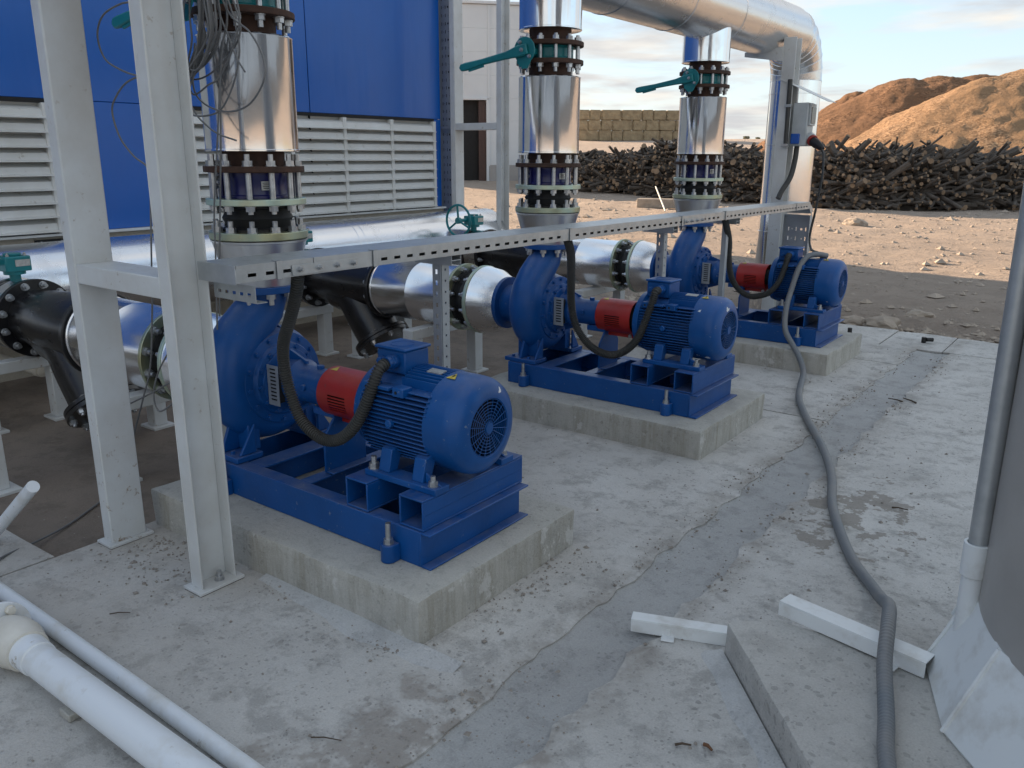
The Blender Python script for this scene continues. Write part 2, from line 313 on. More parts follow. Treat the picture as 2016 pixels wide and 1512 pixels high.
# ------------------------------------------------------------------ mesh helpers
base = {}
def ortho(a):
    a = Vector(a).normalized(); t = Vector((0, 0, 1)) if abs(a.z) < .9 else Vector((1, 0, 0))
    u = a.cross(t).normalized(); return u, a.cross(u).normalized()
class MB:
    def __init__(s): s.v = []; s.f = []; s.mi = []; s.k = 0
    def add(s, vs, fs):
        o = len(s.v); s.v += [tuple(v) for v in vs]
        for f in fs: s.f.append(tuple(i+o for i in f)); s.mi.append(s.k)
        return s
    def obox(s, c, a, b, d):
        c, a, b, d = map(Vector, (c, a, b, d))
        vs = [c+i*a+j*b+k*d for k in (-1, 1) for j in (-1, 1) for i in (-1, 1)]
        fs = [(0, 2, 3, 1), (4, 5, 7, 6), (0, 1, 5, 4), (2, 6, 7, 3), (0, 4, 6, 2), (1, 3, 7, 5)]
        if a.cross(b).dot(d) < 0: fs = [f[::-1] for f in fs]
        return s.add(vs, fs)
    def box(s, x0, x1, y0, y1, z0, z1):
        return s.obox(((x0+x1)/2, (y0+y1)/2, (z0+z1)/2), ((x1-x0)/2, 0, 0), (0, (y1-y0)/2, 0), (0, 0, (z1-z0)/2))
    def lathe(s, o, ax, prof, n=32, close=True, cap0=False, cap1=False):
        o = Vector(o); ax = Vector(ax).normalized(); u, w = ortho(ax); vs = []; fs = []
        for t, r in prof:
            for i in range(n):
                a = 2*math.pi*i/n; vs.append(o+ax*t+(u*math.cos(a)+w*math.sin(a))*r)
        for j in range(len(prof)-1):
            for i in range(n):
                k = (i+1) % n; fs.append((j*n+i, j*n+k, (j+1)*n+k, (j+1)*n+i))
        if cap0: fs.append(tuple(range(n-1, -1, -1)))
        if cap1: fs.append(tuple(range((len(prof)-1)*n, len(prof)*n)))
        return s.add(vs, fs)
    def cyl(s, p0, p1, r0, r1=None, n=24):
        p0 = Vector(p0); p1 = Vector(p1); r1 = r0 if r1 is None else r1
        return s.lathe(p0, p1-p0, [(0, r0), ((p1-p0).length, r1)], n, cap0=True, cap1=True)
    def ring(s, o, ax, r0, r1, t, n=32):
        return s.lathe(o, ax, [(0, r0), (0, r1), (t, r1), (t, r0), (0, r0)], n)
    def tube(s, pts, r, n=8, caps=True, closed=False):
        pts = [Vector(p) for p in pts]; N = len(pts); rr = r if hasattr(r, '__len__') else [r]*N
        u = None; vs = []; fs = []
        for i, p in enumerate(pts):
            t = (pts[(i+1) % N]-pts[i-1]) if closed else (pts[min(i+1, N-1)]-pts[max(i-1, 0)])
            t.normalize()
            if u is None: u, _ = ortho(t)
            u = (u-t*u.dot(t)).normalized(); w = t.cross(u)
            for k in range(n):
                a = 2*math.pi*k/n; vs.append(p+(u*math.cos(a)+w*math.sin(a))*rr[i])
        for j in range(N if closed else N-1):
            jj = (j+1) % N
            for k in range(n):
                k2 = (k+1) % n; fs.append((j*n+k, j*n+k2, jj*n+k2, jj*n+k))
        if caps and not closed: fs += [tuple(range(n-1, -1, -1)), tuple(range((N-1)*n, N*n))]
        return s.add(vs, fs)
    def prism(s, poly, o, u, v, w):
        """2-D outline poly in (u, v) at o, extruded by vector w"""
        o, u, v, w = map(Vector, (o, u, v, w)); n = len(poly)
        ar = sum(poly[i][0]*poly[(i+1) % n][1]-poly[(i+1) % n][0]*poly[i][1] for i in range(n))
        flip = (ar > 0) == (u.cross(v).dot(w) > 0)
        vs = [o+u*a+v*b for a, b in poly]+[o+u*a+v*b+w for a, b in poly]
        fs = [tuple(range(n))[::-1], tuple(range(n, 2*n))]+[(i, (i+1) % n, n+(i+1) % n, n+i) for i in range(n)]
        if not flip: fs = [f[::-1] for f in fs]
        return s.add(vs, fs)
    def perf(s, o, u, v, W, H, holes, t):
        """thin sheet with rectangular holes; u, v unit vectors, thickness t along u x v"""
        o, u, v = map(Vector, (o, u, v)); w = u.cross(v)*t
        xs = sorted({0, W, *[h[0] for h in holes], *[h[1] for h in holes]}); ys = sorted({0, H, *[h[2] for h in holes], *[h[3] for h in holes]})
        xi = {x: i for i, x in enumerate(xs)}; yi = {y: i for i, y in enumerate(ys)}
        keep = [[True]*(len(ys)-1) for _ in range(len(xs)-1)]
        for a, b, c, d in holes:
            for i in range(xi[a], xi[b]):
                for j in range(yi[c], yi[d]): keep[i][j] = False
        P = lambda i, j, k: o+u*xs[i]+v*ys[j]+(w if k else Vector())
        def K(i, j): return 0 <= i < len(xs)-1 and 0 <= j < len(ys)-1 and keep[i][j]
        for i in range(len(xs)-1):
            j = 0
            while j < len(ys)-1:
                if not keep[i][j]: j += 1; continue
                j0 = j
                while j < len(ys)-1 and keep[i][j]: j += 1
                s.add([P(i, j0, 1), P(i+1, j0, 1), P(i+1, j, 1), P(i, j, 1)], [(0, 1, 2, 3)])
                s.add([P(i, j0, 0), P(i+1, j0, 0), P(i+1, j, 0), P(i, j, 0)], [(3, 2, 1, 0)])
            for j in range(len(ys)-1):
                if not keep[i][j]: continue
                for (di, dj, a, b) in ((-1, 0, (i, j+1), (i, j)), (1, 0, (i+1, j), (i+1, j+1)), (0, -1, (i, j), (i+1, j)), (0, 1, (i+1, j+1), (i, j+1))):
                    if not K(i+di, j+dj): s.add([P(*a, 0), P(*b, 0), P(*b, 1), P(*a, 1)], [(0, 1, 2, 3)])
        return s
    def hexa(s, o, ax, af, h, n=6):
        o = Vector(o); return s.cyl(o, o+Vector(ax)*h, af/math.sqrt(3), n=n)
    def mesh(s, name, mats, org=(0, 0, 0), smooth=40):
        me = bpy.data.meshes.new(name); o = Vector(org)
        me.from_pydata([tuple(Vector(v)-o) for v in s.v], [], s.f)
        for mm in (mats if isinstance(mats, (list, tuple)) else [mats]): me.materials.append(M[mm] if isinstance(mm, str) else mm)
        if any(s.mi): me.polygons.foreach_set('material_index', s.mi)
        if smooth:
            me.polygons.foreach_set('use_smooth', [True]*len(me.polygons)); me.set_sharp_from_angle(angle=R(smooth))
        me.update(); return me
def bev(o, w, seg=2):
    b = o.modifiers.new('bevel', 'BEVEL'); b.width = w; b.segments = seg; b.limit_method = 'ANGLE'; b.angle_limit = R(35); b.harden_normals = False
def tag(o, label=None, cat=None, group=None, kind=None):
    for k, v in (('label', label), ('category', cat), ('group', group), ('kind', kind)):
        if v: o[k] = v
    return o
def thing(name, label, cat, loc, group=None):
    o = bpy.data.objects.new(name, None); col.objects.link(o); o.location = loc; o.empty_display_size = .1
    base[o.name] = Vector(loc); return tag(o, label, cat, group)
def part(mb, name, mt, parent, bevel=0, smooth=40, label=None, seg=2):
    b0 = base[parent.name]; o = bpy.data.objects.new(name, mb.mesh(name, mt, b0, smooth)); col.objects.link(o)
    o.parent = parent; base[o.name] = b0
    if bevel: bev(o, bevel, seg)
    if label: o['label'] = label
    return o
def inst(me, name, parent, loc, ax=(0, 0, 1), roll=0.0):
    o = bpy.data.objects.new(name, me); col.objects.link(o); o.parent = parent
    q = Vector((0, 0, 1)).rotation_difference(Vector(ax).normalized()) @ Quaternion((0, 0, 1), roll)
    o.location = Vector(loc)-base[parent.name]; o.rotation_mode = 'QUATERNION'; o.rotation_quaternion = q
    base[o.name] = base[parent.name]; return o
def single(mb, name, mt, label, cat, group=None, kind=None, bevel=0, smooth=40, org=None):
    if org is None:
        n = len(mb.v); org = (sum(v[0] for v in mb.v)/n, sum(v[1] for v in mb.v)/n, min(v[2] for v in mb.v))
    o = bpy.data.objects.new(name, mb.mesh(name, mt, org, smooth)); col.objects.link(o); o.location = org; base[o.name] = Vector(org)
    if bevel: bev(o, bevel)
    return tag(o, label, cat, group, kind)
def struct(mb, name, mt, parent=None, smooth=40):
    o = bpy.data.objects.new(name, mb.mesh(name, mt, (0, 0, 0), smooth)); col.objects.link(o); base[o.name] = Vector()
    if parent: o.parent = parent
    else: o['kind'] = 'structure'
    return o
def copy_tree(o, parent=None):
    c = o.copy(); col.objects.link(c); c.parent = parent
    for ch in o.children: copy_tree(ch, c)
    return c
def smooth_path(pts, k=8):
    P = [Vector(p) for p in pts]; P = [2*P[0]-P[1]]+P+[2*P[-1]-P[-2]]; out = []
    for i in range(1, len(P)-2):
        a, b, c, d = P[i-1:i+3]
        for j in range(k):
            t = j/k; out.append(.5*((2*b)+(c-a)*t+(2*a-5*b+4*c-d)*t*t+(3*b-a-3*c+d)*t**3))
    out.append(P[-2]); return out
def circ(n, off=0): return [2*math.pi*(i+off)/n for i in range(n)]
# shared fasteners (local +Z points out of the flange)
def bolt_mesh(d, stub, washer=True):
    b = MB()
    if washer: b.cyl((0, 0, 0), (0, 0, d*.16), d*1.05, n=14)
    b.hexa((0, 0, d*.16), (0, 0, 1), d*1.6, d*.85)
    if stub: b.cyl((0, 0, d), (0, 0, d+stub), d*.5, n=10)
    return b.mesh('bolt', 'zinc', smooth=30)
B_NUT = bolt_mesh(.022, .026); B_HEAD = bolt_mesh(.022, .012); B_SMALL = bolt_mesh(.011, .008); B_BIG = bolt_mesh(.019, .02)
_bb = MB(); _bb.cyl((0, 0, 0), (0, 0, .003), .013, n=14); _bb.hexa((0, 0, .003), (0, 0, 1), .018, .011); B_BLUE = _bb.mesh('bolt', 'blue', smooth=30)
def bolt_ring(me, parent, o, ax, r, n, off=.5, name='bolt'):
    u, w = ortho(ax)
    for a in circ(n, off): inst(me, name, parent, Vector(o)+(u*math.cos(a)+w*math.sin(a))*r, ax, rng.random()*3)
def flange(parent, name, mt, o, ax, r0, r1, t, bolts=None, side=1, n=12, rb=None, bevel=.003, label=None):
    """ring from o along ax, thickness t; bolts on the ax side (1), on the back (-1) or both (2)"""
    ax = Vector(ax).normalized(); o = Vector(o)
    f = part(MB().ring(o, ax, r0, r1, t, 48), name, mt, parent, bevel, label=label)
    rb = rb or r1-.03
    if bolts:
        if side in (1, 2): bolt_ring(bolts, f, o+ax*t, ax, rb, n)
        if side in (-1, 2): bolt_ring(bolts, f, o, -ax, rb, n)
    return f

# ================================================================== SETTING
CX, CY = 1.085, -2.264
def N3(x, y, z=0.0, s=1.0): return noise.noise(Vector((x*s, y*s, z)))
def fbm(x, y, s, o=4): return sum(noise.noise(Vector((x*s*2**i, y*s*2**i, 3.7*i)))/2**i for i in range(o))
def depth(x, y): return -.5975*(x-CX)+.8019*(y-CY)
def ground_z(x, y):
    D = depth(x, y); z = 0
    if D > 33: z += (min(D, 83)-33)*.06
    if D > 83: z += (min(D, 300)-83)*.0157
    return z
def dirt_z(x, y):
    inside = (-13.2 < x < 6 and -9 < y < 6.3)
    z = ground_z(x, y)
    if inside: return -.22
    if y < 6.75 and -13.5 < x < 6 and y > -9: return -.05+.02*fbm(x, y, 2, 2)
    return z-.02+.05*fbm(x, y, .9, 4)+.04*fbm(x, y, .23, 2)+(.0 if depth(x, y) < 60 else .25*fbm(x, y, .05, 3))
def lin(a, b, st): n = max(1, round((b-a)/st)); return [a+(b-a)*i/n for i in range(n)]
gx = lin(-700, -120, 40)+lin(-120, -34, 4)+lin(-34, -14, .4)+lin(-14, 7, .22)+lin(7, 40, 2)+lin(40, 400, 30)+[400]
gy = lin(-300, -20, 28)+lin(-20, 5.5, 1.5)+lin(5.5, 12, .16)+lin(12, 33, .3)+lin(33, 120, 3)+lin(120, 700, 30)+[700]
mb = MB(); nx, ny = len(gx), len(gy)
mb.v = [(x, y, dirt_z(x, y)) for y in gy for x in gx]
mb.f = [(j*nx+i, j*nx+i+1, (j+1)*nx+i+1, (j+1)*nx+i) for j in range(ny-1) for i in range(nx-1)]; mb.mi = [0]*len(mb.f)
struct(mb, 'ground', 'dirt', smooth=180)

floor = struct(MB().box(-5.6, 5.2, -8, 6.2, -.16, -.10), 'concrete_floor', 'bay')
def slab(x0, x1, y0, y1, zt=0.0, mt='floor', name='slab', rag=(0, 0, 0, 0), res=.05, thick=.09, dip=0, amp=.003):
    """one poured bay of the yard; rag = raggedness of the west, east, south, north edge"""
    nx = max(2, int((x1-x0)/res)); ny = max(2, int((y1-y0)/res)); s = rng.random()*50
    b = MB(); g = []
    for j in range(ny+1):
        for i in range(nx+1):
            u, v = i/nx, j/ny; x = x0+(x1-x0)*u; y = y0+(y1-y0)*v
            xa = x0+rag[0]*(fbm(s, y, 6, 4)); xb = x1+rag[1]*(fbm(s+9, y, 6, 4))
            ya = y0+rag[2]*(fbm(x, s, 2.5, 4)); yb = y1+rag[3]*(fbm(x, s+9, 2.5, 4))
            X = xa+(xb-xa)*u; Y = ya+(yb-ya)*v
            z = zt+amp*fbm(X, Y, 1.4, 4)-dip*(1-(2*u-1)**2)
            e = min(u*(x1-x0), (1-u)*(x1-x0), v*(y1-y0), (1-v)*(y1-y0))
            if e < 1e-6: z -= .003
            g.append((X, Y, z))
    b.v = g[:]; w = nx+1
    b.f = [(j*w+i, j*w+i+1, (j+1)*w+i+1, (j+1)*w+i) for j in range(ny) for i in range(nx)]
    rim = [i for i in range(w)]+[j*w+nx for j in range(1, ny+1)]+[ny*w+i for i in range(nx-1, -1, -1)]+[j*w for j in range(ny-1, 0, -1)]
    o = len(b.v); b.v += [(g[k][0], g[k][1], zt-thick) for k in rim]; n = len(rim)
    b.f += [(rim[(k+1) % n], rim[k], o+k, o+(k+1) % n) for k in range(n)]; b.mi = [0]*len(b.f)
    return struct(b, name, mt, floor, smooth=50)
slab(-2.26, -.285, -7, -2.2, rag=(0, .03, 0, 0), res=.1); slab(-2.26, -.285, -2.19, 2.868, rag=(0, .03, 0, .004))
slab(-2.26, -.285, 2.882, 4.70, rag=(0, .03, .004, .004)); slab(-2.26, -.285, 4.712, 5.395, rag=(0, .03, .004, .004))
slab(-.03, 5.1, -7, -1.4, rag=(.03, 0, 0, 0), res=.1); slab(-.03, 2.2, -1.39, 5.38, rag=(.035, 0, 0, .004)); slab(2.21, 5.1, -1.39, 5.38, res=.15)
slab(-2.26, -.60, 5.41, 6.17, rag=(.02, 0, .004, .06), zt=-.002); slab(-.588, -.09, 5.41, 6.14, rag=(0, 0, .004, .06), zt=-.004); slab(-.078, 3.2, 5.395, 6.10, rag=(0, 0, .004, .07), zt=.001)
slab(-5.5, -2.272, -7, -.907, rag=(0, 0, 0, .006), res=.08)
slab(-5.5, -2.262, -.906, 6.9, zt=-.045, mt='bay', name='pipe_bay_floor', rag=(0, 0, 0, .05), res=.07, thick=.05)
slab(-.33, .02, -7, 5.385, zt=-.004, mt='channel', name='drain_channel', res=.03, thick=.08, dip=.014)
# fan of grey mortar trowelled along the foot of the nearest plinth
b = MB(); n = 46; top = []
for i in range(n+1):
    x = -1.44+1.0*i/n
    top.append((x, -.475, .012)); top.append((x, -.545-.03*fbm(x, 5, 3, 4)-.06*math.sin(math.pi*i/n)**.7*min(1, i/n*1.6), -.004))
b.v = top; b.f = [(2*i, 2*i+1, 2*i+3, 2*i+2) for i in range(n)]; b.mi = [0]*n
struct(b, 'mortar_fillet', 'mortar', floor)

# ---------------------------------------------------------------- concrete pump plinths
YS = (0, 2.214, 4.462)
WHICH = ('nearest', 'middle', 'farthest')
import bmesh
def rough_block(poly, z0, z1, name, mt, label, cat, cut=14, amp=.006, bw=.016, group=None):
    """cast block on a convex outline with worn, slightly broken edges"""
    bm = bmesh.new(); lo = [bm.verts.new((x, y, z0)) for x, y in poly]; hi = [bm.verts.new((x, y, z1)) for x, y in poly]; n = len(poly)
    bm.faces.new(lo[::-1]); bm.faces.new(hi)
    for i in range(n): bm.faces.new((lo[i], lo[(i+1) % n], hi[(i+1) % n], hi[i]))
    bmesh.ops.bevel(bm, geom=[e for e in bm.edges if max(v.co.z for v in e.verts) > z1-1e-4], offset=bw, segments=2, affect='EDGES', profile=.6)
    bmesh.ops.subdivide_edges(bm, edges=[e for e in bm.edges if e.calc_length() > .12], cuts=cut, use_grid_fill=True)
    for v in bm.verts:
        e = abs(v.co.z-z1) < .03
        k = amp*(1.6 if e else 1)
        v.co += Vector((N3(v.co.x, v.co.y, v.co.z*9, 7), N3(v.co.y, v.co.x, v.co.z*9+5, 7), (.6*N3(v.co.x, v.co.y, 3, 9) if v.co.z > z0+.01 else 0)))*k
    me = bpy.data.meshes.new(name); c = Vector((sum(p[0] for p in poly)/n, sum(p[1] for p in poly)/n, z0))
    bmesh.ops.translate(bm, verts=bm.verts, vec=-c); bm.to_mesh(me); bm.free(); me.materials.append(M[mt])
    me.polygons.foreach_set('use_smooth', [True]*len(me.polygons)); me.set_sharp_from_angle(angle=R(50))
    o = bpy.data.objects.new(name, me); col.objects.link(o); o.location = c
    return tag(o, label, cat, group)
for i, y in enumerate(YS):
    rough_block([(-2.235, y-.481), (-.626, y-.481), (-.626, y+.481), (-2.235, y+.481)], -.03, .165, 'concrete_plinth', 'pad',
                f'raw concrete plinth carrying the {WHICH[i]} blue pump', 'plinth', group='concrete pump plinths')
# octagonal plinth and the stack that stands on it
SX, SY = 1.64, .36
PLP = [(.205, .105), (.985, -.807), (3.0, -.807), (3.0, .28), (.95, .27), (.33, .222)]
rough_block(PLP, -.02, .12, 'concrete_plinth', 'plinth', 'low angular concrete plinth under the big grey stack', 'plinth', cut=9)
b = MB(); n = 40; top = []
for i in range(n+1):
    t = i/n; e = Vector((.20+t*.78, .10-t*.912, 0)); o = Vector((-.76, -.65, 0)); w_ = .075+.02*fbm(t*6, 2, 1, 3)
    top += [tuple(e+Vector((0, 0, .016))), tuple(e+o*w_*.75+Vector((0, 0, .013))), tuple(e+o*w_+Vector((0, 0, -.004)))]
b.v = top; b.f = [(3*i+k, 3*i+k+1, 3*i+k+4, 3*i+k+3) for i in range(n) for k in range(2)]; b.mi = [0]*len(b.f)
struct(b, 'mortar_fillet', 'mortar', floor)
st = thing('stack', 'large grey metal-clad stack on a white flared base at the right edge', 'stack', (SX, SY, 0))
part(MB().lathe((SX, SY, .37), (0, 0, 1), [(0, .755), (.01, .762), (5.5, .762)], 96), 'shell', 'greytank', st)
NP = 16; Rb, Rt = .872, .768
b = MB(); b.lathe((SX, SY, .12), (0, 0, 1), [(-.12, .80), (-.12, .855), (-.01, .855), (-.01, .80)], 48)
part(b, 'base_ring', 'white2', st, .003)
for i in range(NP):
    a0 = 2*math.pi*i/NP+.13; a1 = a0+2*math.pi/NP; P = lambda a, r, z: Vector((SX+r*math.cos(a), SY+r*math.sin(a), z))
    b = MB(); lo0, lo1, hi0, hi1 = P(a0, Rb, .13), P(a1, Rb, .13), P(a0, Rt, .385), P(a1, Rt, .385)
    nrm = (lo1-lo0).cross(hi0-lo0).normalized()*-.008
    b.add([lo0, lo1, hi1, hi0]+[v+nrm for v in (lo0, lo1, hi1, hi0)], [(0, 1, 2, 3), (7, 6, 5, 4), (0, 4, 5, 1), (1, 5, 6, 2), (2, 6, 7, 3), (3, 7, 4, 0)])
    lo0, lo1, hi0, hi1 = P(a0, Rb-.012, .105), P(a1, Rb-.012, .105), P(a0, Rb-.001, .13), P(a1, Rb-.001, .13)
    b.add([lo0, lo1, hi1, hi0], [(0, 1, 2, 3)])
    p = part(b, 'skirt_panel', 'white2', st)
    seam = MB(); q0, q1 = P(a0, Rb+.002, .13), P(a0, Rt+.002, .385); seam.tube([q0, q0*.66+q1*.34, q0*.33+q1*.67, q1], .007, 6); part(seam, 'weld_seam', 'white2', p)
pl = thing('conduit_pole', 'slim galvanised upright pipe beside the grey stack, in a white sleeve', 'pole', (.868, .235, .12))
part(MB().cyl((.868, .235, .40), (.83, .245, 4.6), .027, n=24), 'pipe', 'galv', pl)
part(MB().lathe((.869, .235, .12), (-.009, .002, 1), [(0, .030), (.33, .030), (.33, .036), (.43, .036), (.43, .028)], 24), 'sleeve', 'white2', pl, .002)

# ================================================================== BLUE BUILDING
XW = -5.5
bb = thing('blue_building', 'glossy blue clad plant building with white louvres beside the pipes', 'building', (XW, 0, 0))
part(MB().box(-12.6, XW-.04, -14, 5.185, 0, 4.2), 'wall_body', 'wall', bb)
part(MB().box(-12.7, XW+.06, -14.1, 5.28, 4.2, 4.32), 'roof_cap', 'panel', bb)
part(MB().box(XW-.02, XW+.015, -13.9, 5.20, -.05, .985), 'base_wall', 'beige', bb)
part(MB().box(XW-.03, XW+.06, -13.9, 5.20, .985, 1.005), 'sill', 'white', bb, .003)
for (ya, yb, za, zb) in [(-3.12, -1.002, 1.975, 4.19), (-.998, 1.158, 1.975, 4.19), (1.162, 3.298, 1.975, 4.19), (3.302, 5.19, 1.975, 4.19), (.815, 1.158, 1.006, 1.971), (1.162, 1.69, 1.006, 1.971), (5.055, 5.19, 1.006, 1.971)]:
    part(MB().box(XW-.035, XW, ya+.002, yb-.002, za, zb), 'wall_panel', 'wall', bb, .004)
for y in (-1.0, 1.16, 3.3): part(MB().box(XW-.036, XW-.008, y-.003, y+.003, 1.006, 4.19), 'panel_joint', 'dark', bb)
def louvre_bank(name, muls):
    y0, y1 = muls[0], muls[-1]
    bk = part(MB().box(XW-.05, XW-.03, y0, y1, 1.006, 1.945), name, 'louvre', bb)
    part(MB().box(XW-.03, XW+.02, y0-.02, y1+.02, 1.946, 1.974), 'head_flashing', 'dark', bk)
    for y in muls: part(MB().box(XW-.03, XW+.045, y-.022, y+.022, 1.006, 1.945), 'mullion', 'louvre', bk, .003)
    pitch = .1015
    prof = [(-.025, .100), (.032, .070), (.040, .020), (.078, .013), (.078, .007), (.034, .012), (.027, .066), (-.027, .094)]
    blades = {}
    for a, c in zip(muls, muls[1:]):
        w = round(c-a, 3)
        if w not in blades:
            t = MB().prism(prof, (0, 0, 0), (1, 0, 0), (0, 0, 1), (0, w-.01, 0)); blades[w] = t.mesh('louvre_blade', 'louvre', smooth=30)
        for k in range(9):
            o = inst(blades[w], 'louvre_blade', bk, (XW, a+.005, 1.012+k*pitch+rng.uniform(-.002, .002)))
            o.rotation_quaternion = Quaternion((1, 0, 0), rng.uniform(-.003, .003))
louvre_bank('louvre_bank', [1.70, 2.37, 3.035, 3.70, 4.365, 5.035]); louvre_bank('louvre_bank', [-1.87, -1.20, -.53, .14, .80])
# unseen tall building behind it, placed to cast the shade over the pumps
bh = thing('unseen_building', 'tall pale unseen building placed behind the blue building to shade the pumps', 'building', (-18, 3, 0))
part(MB().box(-24, -13.4, -16, 12.2, -.1, 7.8), 'wall', 'panel', bh)
part(MB().box(-24.2, -13.2, -16.2, 12.35, 7.8, 8.0), 'roof', 'galv', bh)
for k in range(9): part(MB().box(-13.41, -13.37, -13+k*3.0, -12.96+k*3.0, 0, 7.79), 'panel_joint', 'panel_grey', bh)

def channel(b, x0, x1, y0, y1, z0, z1, op, t=.008):
    """U-channel upright: op = +1 opens to +x, -1 to -x"""
    if op > 0: b.box(x0, x0+t, y0, y1, z0, z1); b.box(x0+t, x1, y0, y0+t, z0, z1); b.box(x0+t, x1, y1-t, y1, z0, z1)
    else: b.box(x1-t, x1, y0, y1, z0, z1); b.box(x0, x1-t, y0, y0+t, z0, z1); b.box(x0, x1-t, y1-t, y1, z0, z1)
    return b
def frame(label, xa, xb, y0, zf, ztop, zc, dy=.15, wx=.07):
    f = thing('portal_frame', label, 'steel frame', ((xa+xb)/2, y0, zf), group='white steel frames')
    for x0, x1, op in ((xa, xa+wx, -1), (xb, xb+wx, 1)):
        c = part(channel(MB(), x0, x1, y0, y0+dy, zf+.012, ztop, op), 'column', 'white', f, .004)
        part(MB().box(x0-.02, x1+.022, y0-.022, y0+dy+.022, zf+.002, zf+.014), 'base_plate', 'white', c, .002)
        part(MB().box(x0-.016, x1+.020, y0-.020, y0+dy+.018, zf-.012, zf+.0035), 'shim_plate', 'rust', c)
        bx = x1+.002 if op < 0 else (x0+x1)/2+.015
        inst(B_BIG, 'bolt', c, ((x0+x1)/2+.012 if op > 0 else x0+.02, y0+dy*.6, zf+.012)) 
    part(MB().box(xa+wx-.001, xb+.001, y0+.002, y0+dy-.002, zc-.075, zc), 'crossbar', 'white', f, .004)
    return f
frame('white steel frame of two channel columns in front of the nearest pump', -2.225, -1.585, -.715, 0, 5.4, 1.185)
frame('white steel frame of two thin columns at the corner of the blue building', -5.405, -4.745, 5.25, -.04, 5.4, 1.93)
# vertical perforated tray by the building corner
def perf_pattern(W, H, seed=0):
    hs = []; z = .05; k = 0
    while z < H-.07:
        hs.append((W*.14, W*.14+.010, z, z+.035)); hs.append((W*.44, W*.44+.010, z, z+.035)); hs.append((W*.86-.010, W*.86, z, z+.035))
        hs.append((W*.28, W*.28+.008, z+.013, z+.021))
        if k % 2: hs.append((W*.62, W*.62+.020, z+.007, z+.027))
        else: hs.append((W*.68, W*.68+.008, z+.013, z+.021))
        z += .085; k += 1
    return hs
pt = thing('perforated_tray', 'tall perforated grey cable tray at the corner of the blue building', 'cable tray', (-5.52, 5.32, 0))
part(MB().perf((-5.61, 5.33, .3), (1, 0, 0), (0, 0, 1), .18, 3.6, perf_pattern(.18, 3.6), .003), 'sheet', 'galv_paint', pt, smooth=0)
part(MB().box(-5.613, -5.610, 5.29, 5.37, .3, 3.9).box(-5.43, -5.427, 5.29, 5.37, .3, 3.9), 'side_lip', 'galv_paint', pt)
part(MB().box(-5.70, -5.42, 5.275, 5.285, 1.875, 1.90), 'strap', 'galv', pt)
part(MB().box(-5.605, -5.435, 5.34, 5.362, .3, 3.9), 'dark_backing', 'dark', pt)  # near-black box added behind the sheet so its holes look dark

# ================================================================== PUMP LINES (built once at y = 0, then copied)
AX = .632          # height of the pump shafts
SA = .622          # height of the suction line
LINE = []
def lt(name, labels, cat, loc, group):
    t = thing(name, labels[0], cat, loc, group); LINE.append((t, labels)); return t
def three(s): return [s.format(w) for w in WHICH]

# ---- suction butterfly valve with gearbox and handwheel
v = lt('butterfly_valve', three('teal gear-operated butterfly valve with handwheel on the {} suction branch'), 'valve', (-4.42, 0, SA), 'suction valves')
part(MB().lathe((-4.47, 0, SA), (1, 0, 0), [(0, .12), (0, .205), (.025, .215), (.055, .215), (.08, .205), (.08, .12)], 40), 'valve_body', 'black', v, .002)
part(MB().cyl((-4.43, 0, SA+.2), (-4.43, 0, .885), .032, n=20).cyl((-4.43, 0, .872), (-4.43, 0, .892), .062, n=24), 'neck', 'teal', v, .002)
g = part(MB().box(-4.50, -4.355, -.075, .075, .893, .985), 'gearbox', 'teal', v, .008)
part(MB().cyl((-4.43, 0, .986), (-4.43, 0, 1.0), .05, n=24), 'indicator_cap', 'teal', g, .003)
part(MB().box(-4.354, -4.351, -.02, .065, .925, .965), 'name_plate', 'plate', g)
for yy, zz in ((-.05, .998-.012), (.05, .998-.012)): inst(B_SMALL, 'bolt', g, (-4.38, yy, zz))
inst(B_SMALL, 'bolt', g, (-4.375, -.03, .905), (1, 0, 0))
part(MB().cyl((-4.46, -.075, .945), (-4.46, -.21, .945), .018, n=16), 'shaft', 'teal', g)
h = part(MB().tube([(-4.46+.155*math.cos(a), -.205, .945+.155*math.sin(a)) for a in circ(48)], .012, 8, closed=True), 'handwheel', 'teal', v)
hub = MB().cyl((-4.46, -.222, .945), (-4.46, -.185, .945), .032, n=20)
for a in (R(95), R(215), R(335)): hub.tube([(-4.46, -.205, .945), (-4.46+.155*math.cos(a), -.205, .945+.155*math.sin(a))], .011, 8)
part(hub, 'spokes', 'teal', h)
# ---- short clad spool between valve and strainer
sp_ = lt('pipe_spool', three('short silver clad pipe spool between valve and strainer of the {} line'), 'pipe', (-4.32, 0, SA-.2), 'clad pipe spools')
part(MB().lathe((-4.385, 0, SA), (1, 0, 0), [(0, .16), (0, .222), (.14, .226), (.14, .16)], 48), 'cladding', 'clad_x', sp_)
# ---- black Y strainer
y_ = lt('strainer', three('black Y-shaped strainer casting with angled leg on the {} suction line'), 'strainer', (-3.82, 0, .1), 'black Y strainers')
part(MB().lathe((-4.21, 0, SA), (1, 0, 0), [(0, .175), (.03, .175), (.08, .168), (.2, .19), (.42, .20), (.6, .185), (.70, .175), (.76, .175)], 40), 'body', 'black', y_)
br = Vector((.62, 0, -.785)).normalized(); bc = Vector((-3.51, 0, .20))
pth = smooth_path([(-4.08, 0, SA+.06), (-3.97, 0, SA-.04), tuple(bc-br*.42), tuple(bc-br*.22), tuple(bc)], 7)
part(MB().tube(pth, [.15+.028*min(1, i/9) for i in range(len(pth))], 32), 'strainer_leg', 'black', y_, label='steeply angled tubular leg')
flange(y_, 'flange', 'black', (-4.235, 0, SA), (1, 0, 0), .13, .238, .034, B_NUT, 1, 12, .205)
